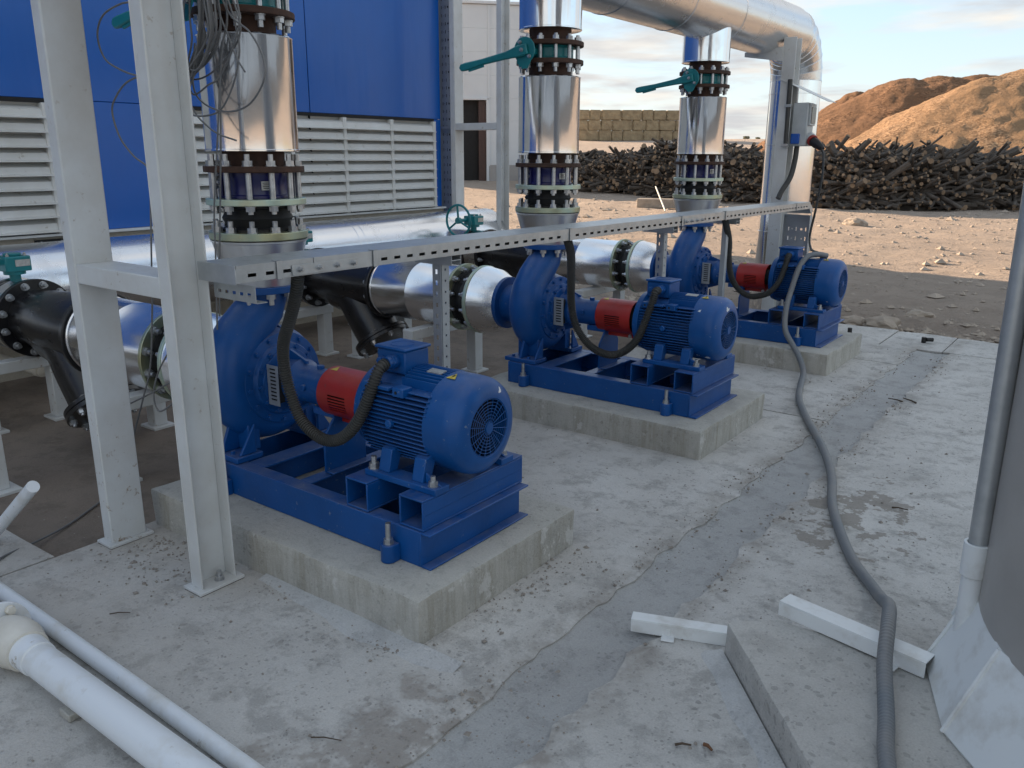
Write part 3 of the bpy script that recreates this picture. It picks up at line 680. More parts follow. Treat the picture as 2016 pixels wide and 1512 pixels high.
flange(y_, 'flange', 'black', (-3.452, 0, SA), (1, 0, 0), .13, .238, .030, B_HEAD, -1, 12, .205)
f = flange(y_, 'leg_flange', 'black', bc-br*.03, br, .08, .222, .026); 
f = flange(y_, 'leg_cover', 'black', bc, br, .0, .222, .024, B_HEAD, 1, 8, .192)
part(MB().obox(bc-br*.03+Vector((.785, 0, .62))*.10+Vector((0, -.15, 0)), br*.012, (.02, 0, .016), (0, .016, 0)), 'tag_plate', 'plate', y_)
# ---- clad suction pipe
p_ = lt('suction_pipe', three('silver clad suction pipe between strainer and rubber joint of the {} pump'), 'pipe', (-3.05, 0, SA-.2), 'clad suction pipes')
part(MB().lathe((-3.418, 0, SA), (1, 0, 0), [(0, .15), (.0, .216), (.004, .222), (.016, .222), (.02, .217), (.36, .217), (.362, .2185), (.366, .2185), (.368, .217), (.722, .217), (.726, .224), (.74, .224), (.744, .15)], 64), 'cladding', 'clad_x', p_)
# ---- rubber expansion joint between two passivated flanges
j_ = lt('expansion_joint', three('black rubber expansion joint between two greenish flanges at the {} pump suction'), 'pipe joint', (-2.58, 0, SA-.23), 'suction rubber joints')
flange(j_, 'flange', 'chrom', (-2.672, 0, SA), (1, 0, 0), .13, .236, .024, B_NUT, 1, 12, .207)
flange(j_, 'flange', 'chromg', (-2.505, 0, SA), (1, 0, 0), .13, .236, .024, B_NUT, -1, 12, .207)
part(MB().lathe((-2.648, 0, SA), (1, 0, 0), [(0, .19), (.012, .188), (.02, .165), (.05, .172), (.071, .182), (.092, .172), (.122, .165), (.13, .188), (.143, .19)], 48), 'bellows', 'rubber', j_)
# ---- clad reducer into the pump
r_ = lt('suction_reducer', three('silver tapering reducer leading into the {} blue pump'), 'reducer', (-2.38, 0, SA-.2), 'suction reducers')
part(MB().lathe((-2.480, 0, SA), (1, 0, 0), [(0, .15), (0, .226), (.006, .232), (.015, .228), (.10, .217), (.2, .165), (.205, .14)], 64), 'cladding', 'clad_x', r_)

# ---- the pump set itself
pu = lt('pump_set', ['big blue centrifugal pump and motor on its steel base, nearest one', 'blue centrifugal pump and motor on its steel base, middle of the row',
                     'blue centrifugal pump and motor with a grey hose draped over it, farthest'], 'pump', (-1.4, 0, .165), 'blue pump sets')
def tube_planar(path, ra, rx, n=28):
    """tube whose path lies in a plane x = const; ra in-plane radius, rx half width along x"""
    P = [Vector(p) for p in path]; b = MB(); X = Vector((1, 0, 0)); N = len(P)
    for i, p in enumerate(P):
        t = (P[min(i+1, N-1)]-P[max(i-1, 0)]).normalized(); u = t.cross(X).normalized()
        b.v += [tuple(p+u*math.cos(a)*ra[i]+X*math.sin(a)*rx[i]) for a in circ(n)]
    b.f = [(j*n+k, j*n+(k+1) % n, (j+1)*n+(k+1) % n, (j+1)*n+k) for j in range(N-1) for k in range(n)]
    b.f += [tuple(range(n-1, -1, -1)), tuple(range((N-1)*n, N*n))]; b.mi = [0]*len(b.f); return b
path = []; ra = []; rx = []
nS = 34
for i in range(nS+1):
    t = i/nS; a = R(75)-t*R(258); rc = .165+.045*t; s = .062+.050*t
    path.append((-1.985, rc*math.cos(a), AX+rc*math.sin(a))); ra.append(s); rx.append(.075+.035*t)
for k, (yy, zz, s) in enumerate([(-.205, AX+.07, .113), (-.182, AX+.135, .114), (-.130, AX+.205, .112), (-.070, AX+.262, .107), (-.022, AX+.31, .102), (-.003, AX+.355, .098), (0, AX+.40, .097)]):
    path.append((-1.985+.012*min(1, (k+1)/5), yy, zz)); ra.append(s); rx.append(.110-.002*k)
vol = part(tube_planar(path, ra, rx, 32), 'volute', 'blue', pu, smooth=60)
part(MB().lathe((-2.085, 0, AX), (1, 0, 0), [(0, .0), (0, .14), (.02, .17), (.04, .215), (.16, .215), (.185, .21), (.205, .205), (.205, 0)], 56), 'casing', 'blue', pu)
part(MB().lathe((-2.30, 0, SA), (1, 0, 0), [(0, .09), (0, .175), (.03, .175), (.03, .125), (.10, .125), (.22, .15), (.24, .15)], 40), 'suction_nozzle', 'blue', pu, .002)
flange(pu, 'discharge_flange', 'blue', (-1.973, 0, 1.015), (0, 0, 1), .06, .152, .03, B_NUT, -1, 8, .122)
cv = part(MB().lathe((-1.892, 0, AX), (1, 0, 0), [(0, 0), (0, .205), (.018, .205), (.022, .165), (.040, .158), (.046, .13), (.05, 0)], 48), 'casing_cover', 'blue', pu, .002)
bolt_ring(B_BLUE, cv, (-1.874, 0, AX), (1, 0, 0), .186, 14, .3); bolt_ring(B_BLUE, cv, (-1.852, 0, AX), (1, 0, 0), .145, 12, .2)
bhz = part(MB().lathe((-1.85, 0, AX), (1, 0, 0), [(0, .135), (.012, .135), (.016, .098), (.06, .096), (.11, .104), (.135, .084), (.15, .080), (.30, .080), (.305, .088), (.325, .088), (.33, .05)], 40), 'bearing_housing', 'blue', pu, .002)
part(MB().prism([(0, 0), (.13, 0), (.13, .012), (.02, .05)], (-1.835, -.005, AX+.088), (1, 0, 0), (0, 0, 1), (0, .012, 0)), 'rib', 'blue', bhz)
part(MB().prism([(0, 0), (.13, 0), (.13, -.012), (.02, -.05)], (-1.835, -.005, AX-.088), (1, 0, 0), (0, 0, 1), (0, .012, 0)), 'rib', 'blue', bhz)
part(MB().cyl((-1.64, -.075, AX+.01), (-1.64, -.092, AX+.01), .014, n=16), 'plug', 'blue', bhz, .002)
part(MB().cyl((-1.62, 0, AX+.078), (-1.62, 0, AX+.095), .016, n=16), 'oil_cap', 'blue', bhz, .002)
# slotted inspection plate over the lantern window
part(MB().perf((-1.833, -.118, AX-.088), (1, 0, 0), (0, 0, 1), .072, .178, [(.016, .056, .022+i*.0168, .030+i*.0168) for i in range(9)], -.003), 'window_guard', 'galv', bhz, smooth=0, label='pale slotted plate over the shaft window')
part(MB().box(-1.83, -1.765, -.112, -.085, AX-.075, AX+.078), 'shaft_window', 'dark', bhz)
# coupling guard
gd = MB(); n = 40; r0 = .104; slots = []
xs = [-1.535, -1.47, -1.365, -1.295]
def gp(x, a, r): return (x, -r*math.cos(a), AX+r*math.sin(a))
a_edges = [-math.pi/2-.35+i*(2*math.pi-.0)/100 for i in range(101)]
for i in range(100):
    a0, a1 = a_edges[i], a_edges[i+1]; am = ((a0+a1)/2+math.pi) % (2*math.pi)-math.pi
    hole = -.62 < am < .22 and (i % 2 == 0)
    for (xa, xb, mid) in ((xs[0], xs[1], 0), (xs[1], xs[2], 1), (xs[2], xs[3], 0)):
        if hole and mid: continue
        for r, fl in ((r0, 0), (r0-.003, 1)):
            q = [gp(xa, a0, r), gp(xb, a0, r), gp(xb, a1, r), gp(xa, a1, r)]; gd.add(q, [(3, 2, 1, 0) if fl else (0, 1, 2, 3)])
for f_ in range(len(gd.f)): pass
cg = part(gd, 'coupling_guard', 'red', pu, smooth=30, label='red slotted coupling guard')
part(MB().cyl((-1.53, 0, AX), (-1.28, 0, AX), .062, n=28), 'coupling', 'dark', cg)
part(MB().box(-1.525, -1.305, -.014, .014, AX-.126, AX-.102), 'guard_seam', 'red', cg, .002)
for x in (-1.50, -1.33): inst(B_SMALL, 'bolt', cg, (x, -.015, AX-.115), (0, -1, 0))
part(MB().prism([(-.02, -.014), (.02, -.014), (0, .02)], (-1.50, -.02, AX+.1023), (1, 0, 0), (0, .98, .2), (0, -.0002, .0012)), 'warning_sticker', 'yellow', cg)
# base frame: channels, cross members and the two box beams under the motor
bf = part(MB().box(-2.055, -.79, -.296, -.288, .166, .302).box(-2.055, -.79, .288, .296, .166, .302)
          .box(-2.055, -.79, -.288, -.226, .294, .302).box(-2.055, -.79, .226, .288, .294, .302)
          .box(-2.055, -.79, -.288, -.226, .166, .174).box(-2.055, -.79, .226, .288, .166, .174), 'base_frame', 'blue', pu, .003)
part(MB().box(-.79, -.782, -.297, .297, .166, .303).box(-.782, -.738, -.297, .300, .166, .174).box(-.782, -.738, -.297, .300, .295, .303), 'end_channel', 'blue', bf, .003)
part(MB().box(-2.063, -2.055, -.297, .297, .166, .303), 'end_channel', 'blue', bf, .003)
for xa, xb in ((-1.52, -1.455), (-1.86, -1.755), (-1.20, -1.16)):
    part(MB().box(xa, xb, -.226, .226, .292, .3015).box(xa+.03, xa+.038, -.226, .226, .17, .292), 'cross_member', 'blue', bf, .002)
for xa in (-1.172, -.892):
    t = .008; b = MB(); w = .118
    b.box(xa, xa+w, -.29, .305, .304, .304+t).box(xa, xa+w, -.29, .305, .304+w-t, .304+w).box(xa, xa+t, -.29, .305, .304+t, .304+w-t).box(xa+w-t, xa+w, -.29, .305, .304+t, .304+w-t)
    part(b, 'box_beam', 'blue', bf, .003)
part(MB().box(-.7745, -.7725, -.285, .30, .361, .363), 'weld_bead', 'blue_motor', bf)
for x in (-.915, -1.92):
    for s in (-1, 1):
        bo = part(MB().cyl((x, s*.325, .166), (x, s*.325, .235), .030, n=24).box(x-.03, x+.03, min(s*.297, s*.325), max(s*.297, s*.325), .166, .234), 'anchor_boss', 'blue', bf, .003)
        inst(B_BIG, 'anchor_bolt', bo, (x, s*.325, .235)); part(MB().cyl((x, s*.325, .25), (x, s*.325, .315), .0105, n=12), 'stud', 'zinc', bo)
for s in (-1, 1):   # casing feet
    b = MB().box(-2.10, -1.86, min(s*.15, s*.285), max(s*.15, s*.285), .304, .330)
    b.prism([(0, 0), (.11, 0), (.045, .16), (0, .16)], (-1.99, s*.17, .330), (0, s, 0), (0, 0, 1), (.016, 0, 0))
    b.prism([(0, 0), (.085, 0), (0, .13)], (-1.885, s*.175, .330), (0, s, 0), (0, 0, 1), (.014, 0, 0))
    b.box(-2.06, -1.90, min(s*.13, s*.19), max(s*.13, s*.19), .33, .47)
    ft = part(b, 'casing_foot', 'blue', pu, .004)
    inst(B_BLUE, 'bolt', ft, (-1.93, s*.255, .330)); inst(B_BLUE, 'bolt', ft, (-2.05, s*.255, .330))
part(MB().prism([(-.115, .304), (.115, .304), (.115, .46), (.055, .535), (-.055, .535), (-.115, .46)], (-1.497, 0, 0), (0, 1, 0), (0, 0, 1), (.012, 0, 0)).box(-1.485, -1.44, -.115, .115, .304, .312).box(-1.62, -1.49, -.055, .055, .527, .56), 'support_leg', 'blue', pu, .003)
# motor
mo = part(MB().lathe((-1.25, 0, AX), (1, 0, 0), [(0, .05), (0, .10), (.006, .135), (.012, .172), (.05, .182), (.056, .163), (.06, .158), (.40, .158), (.41, .15)], 56), 'motor', 'blue_motor', pu, .002)
fb = MB()
for s in (-1, 1):
    for k in range(17):
        z = -.137+k*.0162
        yo = min(.181, math.sqrt(max(.0, .196**2-z*z)))
        fb.box(-1.19, -.855, min(s*.09, s*yo), max(s*.09, s*yo), AX+z-.0022, AX+z+.0022)
for k in range(13):
    yy = -.096+k*.016
    zt = math.sqrt(.186**2-yy*yy)
    fb.box(-1.045, -.855, yy-.002, yy+.002, AX+.10, AX+zt)
    fb.box(-1.19, -.855, yy-.002, yy+.002, AX-zt, AX-.10)
part(fb, 'cooling_fins', 'blue_motor', mo, .0012, seg=1)
for s in (-1, 1):
    for xa in (-1.175, -1.02):
        part(MB().box(xa, xa+.055, min(s*.125, s*.178), max(s*.125, s*.178), AX+.105, AX+.14), 'lifting_lug', 'blue_motor', mo, .004)
        part(MB().cyl((xa+.02, s*.1785, AX+.122), (xa+.02, s*.180, AX+.122), .006, n=12), 'lug_hole', 'dark', mo)
part(MB().box(-1.135, -1.045, -.172, -.14, AX+.118, AX+.132), 'boss', 'blue_motor', mo, .003)
part(MB().cyl((-1.03, -.176, AX), (-1.03, -.196, AX), .016, n=18), 'earth_terminal', 'blue_motor', mo, .003)
cw = part(MB().lathe((-.868, 0, AX), (1, 0, 0), [(0, .182), (0, .186), (.085, .186), (.115, .184), (.138, .174), (.154, .155), (.163, .128), (.164, .112), (.158, .108), (.15, .112), (.14, .13), (.0, .182)], 64), 'fan_cowl', 'cowl', mo, label='rounded blue fan cowl with chipped paint')
gr = MB(); xg = -.706
for r in [.013+.0119*i for i in range(1, 9)]: gr.tube([(xg, r*math.cos(a), AX+r*math.sin(a)) for a in circ(44)], .0013, 5, closed=True)
for a in circ(20, .25): gr.tube([(xg, .015*math.cos(a), AX+.015*math.sin(a)), (xg, .109*math.cos(a), AX+.109*math.sin(a))], .0014, 5)
gr.cyl((xg-.003, 0, AX), (xg+.004, 0, AX), .021, n=24)
part(gr, 'fan_grille', 'blue_motor', cw)
fn = MB().cyl((-.80, 0, AX), (-.75, 0, AX), .035, n=20)
for a in circ(7): fn.obox((-.77, .07*math.cos(a), AX+.07*math.sin(a)), (.022, 0, 0), (0, .036*math.cos(a), .036*math.sin(a)), (0, -.002*math.sin(a), .002*math.cos(a)))
part(fn, 'fan', 'dark', cw)
part(MB().cyl((-.84, 0, AX), (-.838, 0, AX), .178, n=40), 'dark_disc', 'dark', cw)  # near-black disc, colour stands for the shade inside the cowl
st_ = part(MB().prism([(-.021, -.016), (.021, -.016), (0, .023)], (-.835, -.045, AX+.1825), (1, 0, 0), (0, .968, .25), (0, -.0004, .0014)), 'warning_sticker', 'yellow', cw)
part(MB().prism([(-.002, .012), (.005, .012), (.001, .003), (.006, .003), (-.004, -.012), (-.001, -.001), (-.005, -.001)], (-.835, -.0455, AX+.1840), (1, 0, 0), (0, .968, .25), (0, -.0002, .0006)), 'flash_symbol', 'blackink', st_)
tb = part(MB().box(-1.205, -1.055, -.066, .066, AX+.155, AX+.245), 'terminal_box', 'blue_motor', mo, .007)
ld = part(MB().box(-1.213, -1.047, -.074, .074, AX+.245, AX+.258), 'lid', 'blue_motor', tb, .006)
part(MB().ring((-1.13, 0, AX+.2575), (0, 0, 1), .044, .048, .002, 36), 'lid_emblem', 'blue_motor', ld)
part(MB().cyl((-1.105, -.066, AX+.205), (-1.105, -.085, AX+.205), .026, n=24).hexa((-1.105, -.085, AX+.205), (0, -1, 0), .05, .014).cyl((-1.105, -.099, AX+.205), (-1.105, -.118, AX+.205), .024, n=20), 'cable_gland', 'blue_motor', tb, .002)
part(MB().cyl((-1.172, -.066, AX+.20), (-1.172, -.08, AX+.20), .016, n=18).hexa((-1.172, -.08, AX+.20), (0, -1, 0), .026, .012), 'blind_gland', 'blue_motor', tb, .002)
part(MB().obox((-.93, -.03, AX+.1845), (.035, 0, 0), (0, .017, .003), (0, -.0004, .002)), 'rating_plate', 'plate', mo)
for s in (-1, 1):
    b = MB().box(-1.125, -.765, min(s*.155, s*.232), max(s*.155, s*.232), .4225, .447)
    for xa in (-1.07, -.90):
        b.prism([(.165, .447), (.212, .447), (.192, AX-.10), (.128, AX-.085)], (xa, 0, 0), (0, s, 0), (0, 0, 1), (.055, 0, 0))
    b.prism([(-.845, .447), (-.77, .447), (-.845, .485)], (0, s*.185, 0), (1, 0, 0), (0, 0, 1), (0, s*.012, 0))
    ft = part(b, 'motor_foot', 'blue_motor', mo, .003)
    for x in (-1.10, -.80): inst(B_BIG if x > -1 else B_NUT, 'bolt', ft, (x, s*.205, .447))

# ---- riser: everything on top of the discharge
RX = -1.973
def L3(s): return three(s)
cn = lt('discharge_reducer', L3('dull silver cone widening upwards from the {} pump discharge'), 'reducer', (RX, 0, 1.045), 'discharge cones')
part(MB().lathe((RX, 0, 1.046), (0, 0, 1), [(0, .10), (0, .145), (.02, .152), (.185, .198), (.188, .203), (.196, .204), (.199, .19)], 64), 'cladding', 'clad_cone', cn)
ej = lt('expansion_joint', L3('black rubber joint with bolted yellowish flanges above the {} pump'), 'pipe joint', (RX, 0, 1.246), 'riser rubber joints')
flange(ej, 'flange', 'chrom', (RX, 0, 1.246), (0, 0, 1), .11, .207, .032, B_NUT, 1, 12, .178)
flange(ej, 'flange', 'chromg', (RX, 0, 1.388), (0, 0, 1), .11, .207, .026, B_HEAD, -1, 12, .178)
part(MB().lathe((RX, 0, 1.278), (0, 0, 1), [(0, .155), (.01, .155), (.018, .132), (.04, .14), (.055, .148), (.07, .14), (.092, .132), (.10, .155), (.11, .155)], 48), 'bellows', 'rubber', ej)
ck = lt('check_valve', L3('dark blue check valve clamped by long studs on the {} riser'), 'valve', (RX, 0, 1.415), 'check valves')
bd = part(MB().lathe((RX, 0, 1.4145), (0, 0, 1), [(0, .11), (0, .150), (.012, .150), (.016, .143), (.045, .140), (.075, .143), (.092, .150), (.106, .150), (.106, .11)], 56), 'valve_body', 'navy', ck, .002)
flange(ck, 'counter_flange', 'rust', (RX, 0, 1.521), (0, 0, 1), .10, .207, .025, B_NUT, 1, 12, .178)
u, w = ortho((0, 0, 1))
for a in circ(12, .5):
    q = Vector((RX, 0, 0))+(u*math.cos(a)+w*math.sin(a))*.178
    part(MB().cyl((q.x, q.y, 1.4145), (q.x, q.y, 1.5205), .0125, n=12), 'stud', 'zinc', ck)
dr = Vector((.56, -.83, 0)); sd = Vector((.83, .56, 0)); pc = Vector((RX, 0, 1.468))
q = pc+(dr*.80+sd*.60)*.1455; nn = (dr*.80+sd*.60); tt = Vector((0, 0, 1)).cross(nn)
np_ = part(MB().obox(q, nn*.0015, tt*.022, (0, 0, .018)), 'name_plate', 'plate', bd)
for k in range(4): part(MB().obox(q+nn*.0018+Vector((0, 0, .011-.007*k)), nn*.0004, tt*(.017-.003*(k % 2)), (0, 0, .0014)), 'stamped_line', 'blackink', np_)
q = pc+(dr*.62-sd*.78)*.15; nn = (dr*.62-sd*.78); tt = Vector((0, 0, 1)).cross(nn)
ht = part(MB().obox(q, nn*.006, tt*.02, (0, 0, .05)), 'hinge_cover', 'navy', bd, .003)
for z in (.028, -.002): inst(B_SMALL, 'bolt', ht, q+nn*.006+Vector((0, 0, z)), nn)
rs = lt('riser_pipe', L3('shiny silver clad riser section between two valves above the {} pump'), 'pipe', (RX, 0, 1.546), 'clad riser sections')
part(MB().lathe((RX, 0, 1.5465), (0, 0, 1), [(0, .128), (.575, .128)], 40), 'carrier_pipe', 'rust', rs)
part(MB().lathe((RX, 0, 1.604), (0, 0, 1), [(0, .13), (0, .188), (.002, .192), (.008, .192), (.010, .1895), (.442, .1895), (.446, .192), (.450, .188), (.450, .13)], 96), 'cladding', 'clad_v', rs)
bv = lt('butterfly_valve', L3('teal lever butterfly valve between rusty flanges on the {} riser'), 'valve', (RX, 0, 2.12), 'riser lever valves')
flange(bv, 'flange', 'rust', (RX, 0, 2.122), (0, 0, 1), .10, .205, .026, B_NUT, -1, 12, .175)
flange(bv, 'flange', 'rust', (RX, 0, 2.226), (0, 0, 1), .10, .205, .026, B_HEAD, 1, 12, .175)
bdy = part(MB().lathe((RX, 0, 2.148), (0, 0, 1), [(0, .11), (0, .150), (.01, .152), (.014, .142), (.064, .142), (.068, .152), (.078, .150), (.078, .11)], 48), 'valve_body', 'teal', bv, .002)
for a in circ(12, .5):
    q = Vector((RX, 0, 0))+(u*math.cos(a)+w*math.sin(a))*.175
    part(MB().cyl((q.x, q.y, 2.1485), (q.x, q.y, 2.2255), .0115, n=12), 'stud', 'zinc', bv)
ZV = 2.185
part(MB().cyl((RX, -.13, ZV), (RX, -.255, ZV), .028, n=20).box(RX-.02, RX+.02, -.23, -.14, ZV-.012, ZV+.012), 'neck', 'teal', bv, .002)
pol = [(.074*math.cos(R(a)), .074*math.sin(R(a))) for a in range(-50, 231, 10)]
pol += [(-.052, -.060), (-.046, -.078), (-.036, -.076), (-.034, -.092), (-.020, -.090), (-.018, -.102), (.02, -.102), (.034, -.085)]
dk = part(MB().prism(pol, (RX, -.262, ZV), (1, 0, 0), (0, 0, 1), (0, -.010, 0)), 'notch_plate', 'teal', bv, .002)
for (a, b_) in ((-.028, .045), (.04, -.035)): inst(B_SMALL, 'bolt', dk, (RX+a, -.272, ZV+b_), (0, -1, 0))
lv = Vector((-.988, 0, -.155)); lu = Vector((-.155, 0, .988))
lev = MB().prism([(-.035, -.03), (.02, -.034), (.13, -.026), (.30, -.020), (.44, -.026), (.475, -.022), (.488, 0), (.475, .02), (.44, .022), (.30, .016), (.12, .018), (.03, .032), (-.03, .03)], (RX, -.273, ZV), lv, lu, (0, -.022, 0))
lo = part(lev, 'lever', 'teal', bv, .007)
inst(B_SMALL, 'bolt', lo, (RX, -.295, ZV), (0, -1, 0))
part(MB().prism([(.30, -.032), (.42, -.036), (.42, -.020), (.30, -.018)], (RX, -.278, ZV), lv, lu, (0, -.010, 0)), 'trigger', 'teal', lo, .002)
ur = lt('riser_pipe', L3('upper silver clad riser joining the overhead pipe above the {} pump'), 'pipe', (RX, 0, 2.252), 'upper clad risers')
part(MB().lathe((RX, 0, 2.2525), (0, 0, 1), [(0, .128), (.2, .128)], 40), 'carrier_pipe', 'rust', ur)
part(MB().lathe((RX, 0, 2.318), (0, 0, 1), [(0, .13), (0, .188), (.002, .192), (.008, .192), (.010, .1895), (.262, .1895)], 96), 'cladding', 'clad_v', ur)

# ---- portal supports of the suction line
def portal(x, ya, yb, zt, label, wpost=.09):
    pr = thing('pipe_support', label[0], 'pipe support', (x, 0, -.04), 'white pipe supports'); LINE.append((pr, label))
    for y in (ya, yb):
        p = part(MB().box(x-wpost/2, x+wpost/2, y-wpost/2, y+wpost/2, -.03, zt-.07), 'post', 'white', pr, .005)
        part(MB().box(x-wpost/2-.035, x+wpost/2+.035, y-wpost/2-.03, y+wpost/2+.03, -.046, -.03), 'base_plate', 'white', p, .002)
    part(MB().box(x-wpost/2-.002, x+wpost/2+.002, ya-wpost/2-.02, yb+wpost/2+.02, zt-.07, zt), 'crossbeam', 'white', pr, .005)
    return pr
portal(-2.93, -.26, .42, .400, three('white portal support under the {} clad suction pipe'))
portal(-4.29, -.33, .09, .378, three('white portal support at the valve end of the {} line'))
def stand(x, y, zt, label, w=.085):
    t = thing('pipe_stand', label[0], 'pipe support', (x, y, -.04), 'white pipe stands'); LINE.append((t, label))
    part(MB().box(x-w/2, x+w/2, y-w/2, y+w/2, -.03, zt), 'post', 'white', t, .005)
    part(MB().box(x-.08, x+.08, y-.07, y+.07, -.046, -.03), 'base_plate', 'white', t, .002)
stand(-3.99, .19, .445, three('white post standing behind the strainer leg of the {} line'))
stand(-3.62, .36, .36, three('short white post with foot plate past the strainer of the {} line'))

for i in (1, 2):
    for t, labels in LINE:
        c = copy_tree(t); c.location.y += YS[i]; c['label'] = labels[i]

# ================================================================== LOWER HEADER
HX, HZ, HR = -4.98, .70, .295
hd = thing('header_pipe', 'fat silver clad header pipe along the foot of the blue building', 'pipe', (HX, 0, 0))
prof = [(0, .0), (.0, .16), (.03, HR-.03), (.05, HR-.006), (.06, HR)]
for y in (.9, 2.2, 2.28, 3.6, 4.8, 6.1, 7.4, 8.7, 10.0): prof += [(y-.006, HR), (y-.004, HR+.004), (y+.004, HR+.004), (y+.006, HR)]
prof += [(11.4, HR), (11.4, 0)]
part(MB().lathe((HX, 5.42, HZ), (0, -1, 0), prof, 72), 'cladding', 'clad_y', hd)
for y in YS:
    part(MB().lathe((HX+.1, y, SA), (1, 0, 0), [(0, .22), (.40, .22), (.404, .225), (.412, .225), (.414, .15)], 56), 'branch_cladding', 'clad_x', hd)
for y in (1.05, 3.35, -1.2):
    t = thing('pipe_support', f'white saddle stand under the fat header pipe {"between the nearest and middle branches" if y == 1.05 else "between the middle and farthest branches" if y > 2 else "left of the nearest branch"}', 'pipe support', (HX, y, -.04), 'header saddles')
    part(MB().box(HX-.05, HX+.05, y-.05, y+.05, -.03, .36), 'post', 'white', t, .004)
    part(MB().box(HX-.2, HX+.2, y-.06, y+.06, .36, .41), 'saddle', 'white', t, .004); part(MB().box(HX-.09, HX+.09, y-.09, y+.09, -.046, -.03), 'base_plate', 'white', t, .002)
t = thing('pipe_stand', 'white post cut off by the left edge, on a square foot plate', 'pipe support', (-3.27, -.70, -.04))
part(MB().box(-3.33, -3.25, -.74, -.66, -.03, .5), 'post', 'white', t, .004); part(MB().box(-3.37, -3.20, -.77, -.62, -.046, -.03), 'base_plate', 'white', t, .002)
dp = thing('drain_pipe', 'small cream plastic drain elbow under the nearest valve', 'drain pipe', (-4.44, .12, .17))
part(MB().tube(smooth_path([(-4.43, .12, .5), (-4.44, .12, .33), (-4.46, .12, .26), (-4.52, .12, .215), (-4.62, .12, .205), (-5.4, .12, .205)], 8), .032, 20), 'pipe', 'pvc_y', dp)
part(MB().cyl((-4.44, .12, .285), (-4.441, .12, .345), .041, n=24), 'collar', 'pvc_y', dp, .003)
part(MB().cyl((-4.55, .12, .21), (-4.61, .12, .206), .041, n=24), 'collar', 'pvc_y', dp, .003)
bt = thing('base_bracket', 'small black bolted bracket on the base wall above the header', 'bracket', (-5.47, .66, .93)); part(MB().box(-5.485, -5.46, .60, .83, .92, .965), 'plate', 'dark', bt, .003)
for y in (.64, .79): inst(B_SMALL, 'bolt', bt, (-5.46, y, .942), (1, 0, 0))

# ================================================================== OVERHEAD PIPE
OZ, OR, OYE = 2.74, .25, 6.66
oh = thing('overhead_pipe', 'large silver clad pipe running overhead and turning down behind the far pump', 'pipe', (RX, OYE, 0))
ER = .42
prof = [(0, OR)]
for y in (.95, 2.1, 3.2, 4.05, 4.95, 5.85): prof += [(y-.006, OR), (y-.004, OR+.004), (y+.004, OR+.004), (y+.006, OR)]
prof += [(OYE-ER+1.2, OR)]
part(MB().lathe((RX, -1.2, OZ), (0, 1, 0), prof, 80, cap0=True), 'cladding', 'clad_dull', oh)
ng = 6
for k in range(ng):        # segmented elbow
    a0, a1 = R(90)*k/ng, R(90)*(k+1)/ng; b = MB(); n = 64
    for j, a in enumerate((a0, (a0*.06+a1*.94), a1-.004, a1)):
        rr = OR+(.0 if j < 2 else .004 if j == 2 else .004)
        c = Vector((RX, OYE-ER+ER*math.sin(a), OZ-ER+ER*math.cos(a))); rad = Vector((0, math.sin(a), math.cos(a)))
        b.v += [tuple(c+Vector((1, 0, 0))*rr*math.cos(q)+rad*rr*math.sin(q)) for q in circ(n)]
    b.f = [(j*n+i, (j+1)*n+i, (j+1)*n+(i+1) % n, j*n+(i+1) % n) for j in range(3) for i in range(n)]; b.mi = [0]*len(b.f)
    part(b, 'elbow_segment', 'clad_dull', oh)
prof = [(0, OR)]
for z in (.12, .62, 1.5): prof += [(z-.006, OR), (z-.004, OR+.005), (z+.004, OR+.005), (z+.006, OR)]
prof += [(OZ-ER+.05, OR)]
part(MB().lathe((RX, OYE, OZ-ER), (0, 0, -1), prof, 80), 'downpipe_cladding', 'clad_v', oh)
# its post, bracket, socket box and rain hood
PX, PY = -1.70, 5.70
po = thing('support_post', 'pale grey channel post under the overhead pipe elbow, carrying a socket box', 'post', (PX, PY, -.04), None)
part(channel(MB(), PX-.06, PX+.06, PY-.07, PY+.07, -.03, 2.62, 1), 'column', 'white', po, .004)
part(MB().prism([(-.42, 2.475), (-.06, 2.42), (-.06, 2.545), (-.42, 2.515)], (PX, PY-.072, 0), (1, 0, 0), (0, 0, 1), (0, .010, 0)), 'top_bracket', 'white', po, .003)
part(MB().box(PX-.42, PX-.061, PY-.06, PY+.06, 2.49, 2.50), 'bracket_shelf', 'white', po, .002)
part(MB().box(PX-.09, PX+.09, PY-.1, PY+.1, -.046, -.03), 'base_plate', 'white', po)
bx = thing('socket_box', 'light grey outdoor socket box with blue and red outlets on the post', 'socket box', (-1.56, 5.78, 1.66))
cs = part(MB().box(-1.635, -1.49, 5.66, 5.84, 1.68, 2.06), 'case', 'socket_grey', bx, .012)
part(MB().box(-1.49, -1.470, 5.675, 5.825, 1.86, 2.05), 'breaker_hood', 'socket_grey', cs, .006); part(MB().box(-1.470, -1.464, 5.69, 5.81, 1.88, 2.02), 'breaker_window', 'glass', cs, .002)
part(MB().box(-1.625, -1.545, 5.635, 5.66, 1.70, 1.79), 'blue_outlet', 'socket_blue', bx, .008)
part(MB().cyl((-1.49, 5.74, 1.755), (-1.455, 5.715, 1.735), .055, n=28), 'outlet_ring', 'socket_grey', bx, .003)
part(MB().cyl((-1.455, 5.715, 1.735), (-1.435, 5.70, 1.724), .05, n=28), 'red_outlet', 'socket_red', bx, .003)
pg = thing('plug_cord', 'black plug and cord hanging from the socket box to the far motor', 'power cord', (-1.2, 5.2, .8))
part(MB().lathe((-1.434, 5.70, 1.723), (.75, -.5, -.43), [(0, .0), (0, .04), (.05, .042), (.09, .034), (.13, .028), (.16, .016), (.16, 0)], 20), 'plug', 'cord', pg)
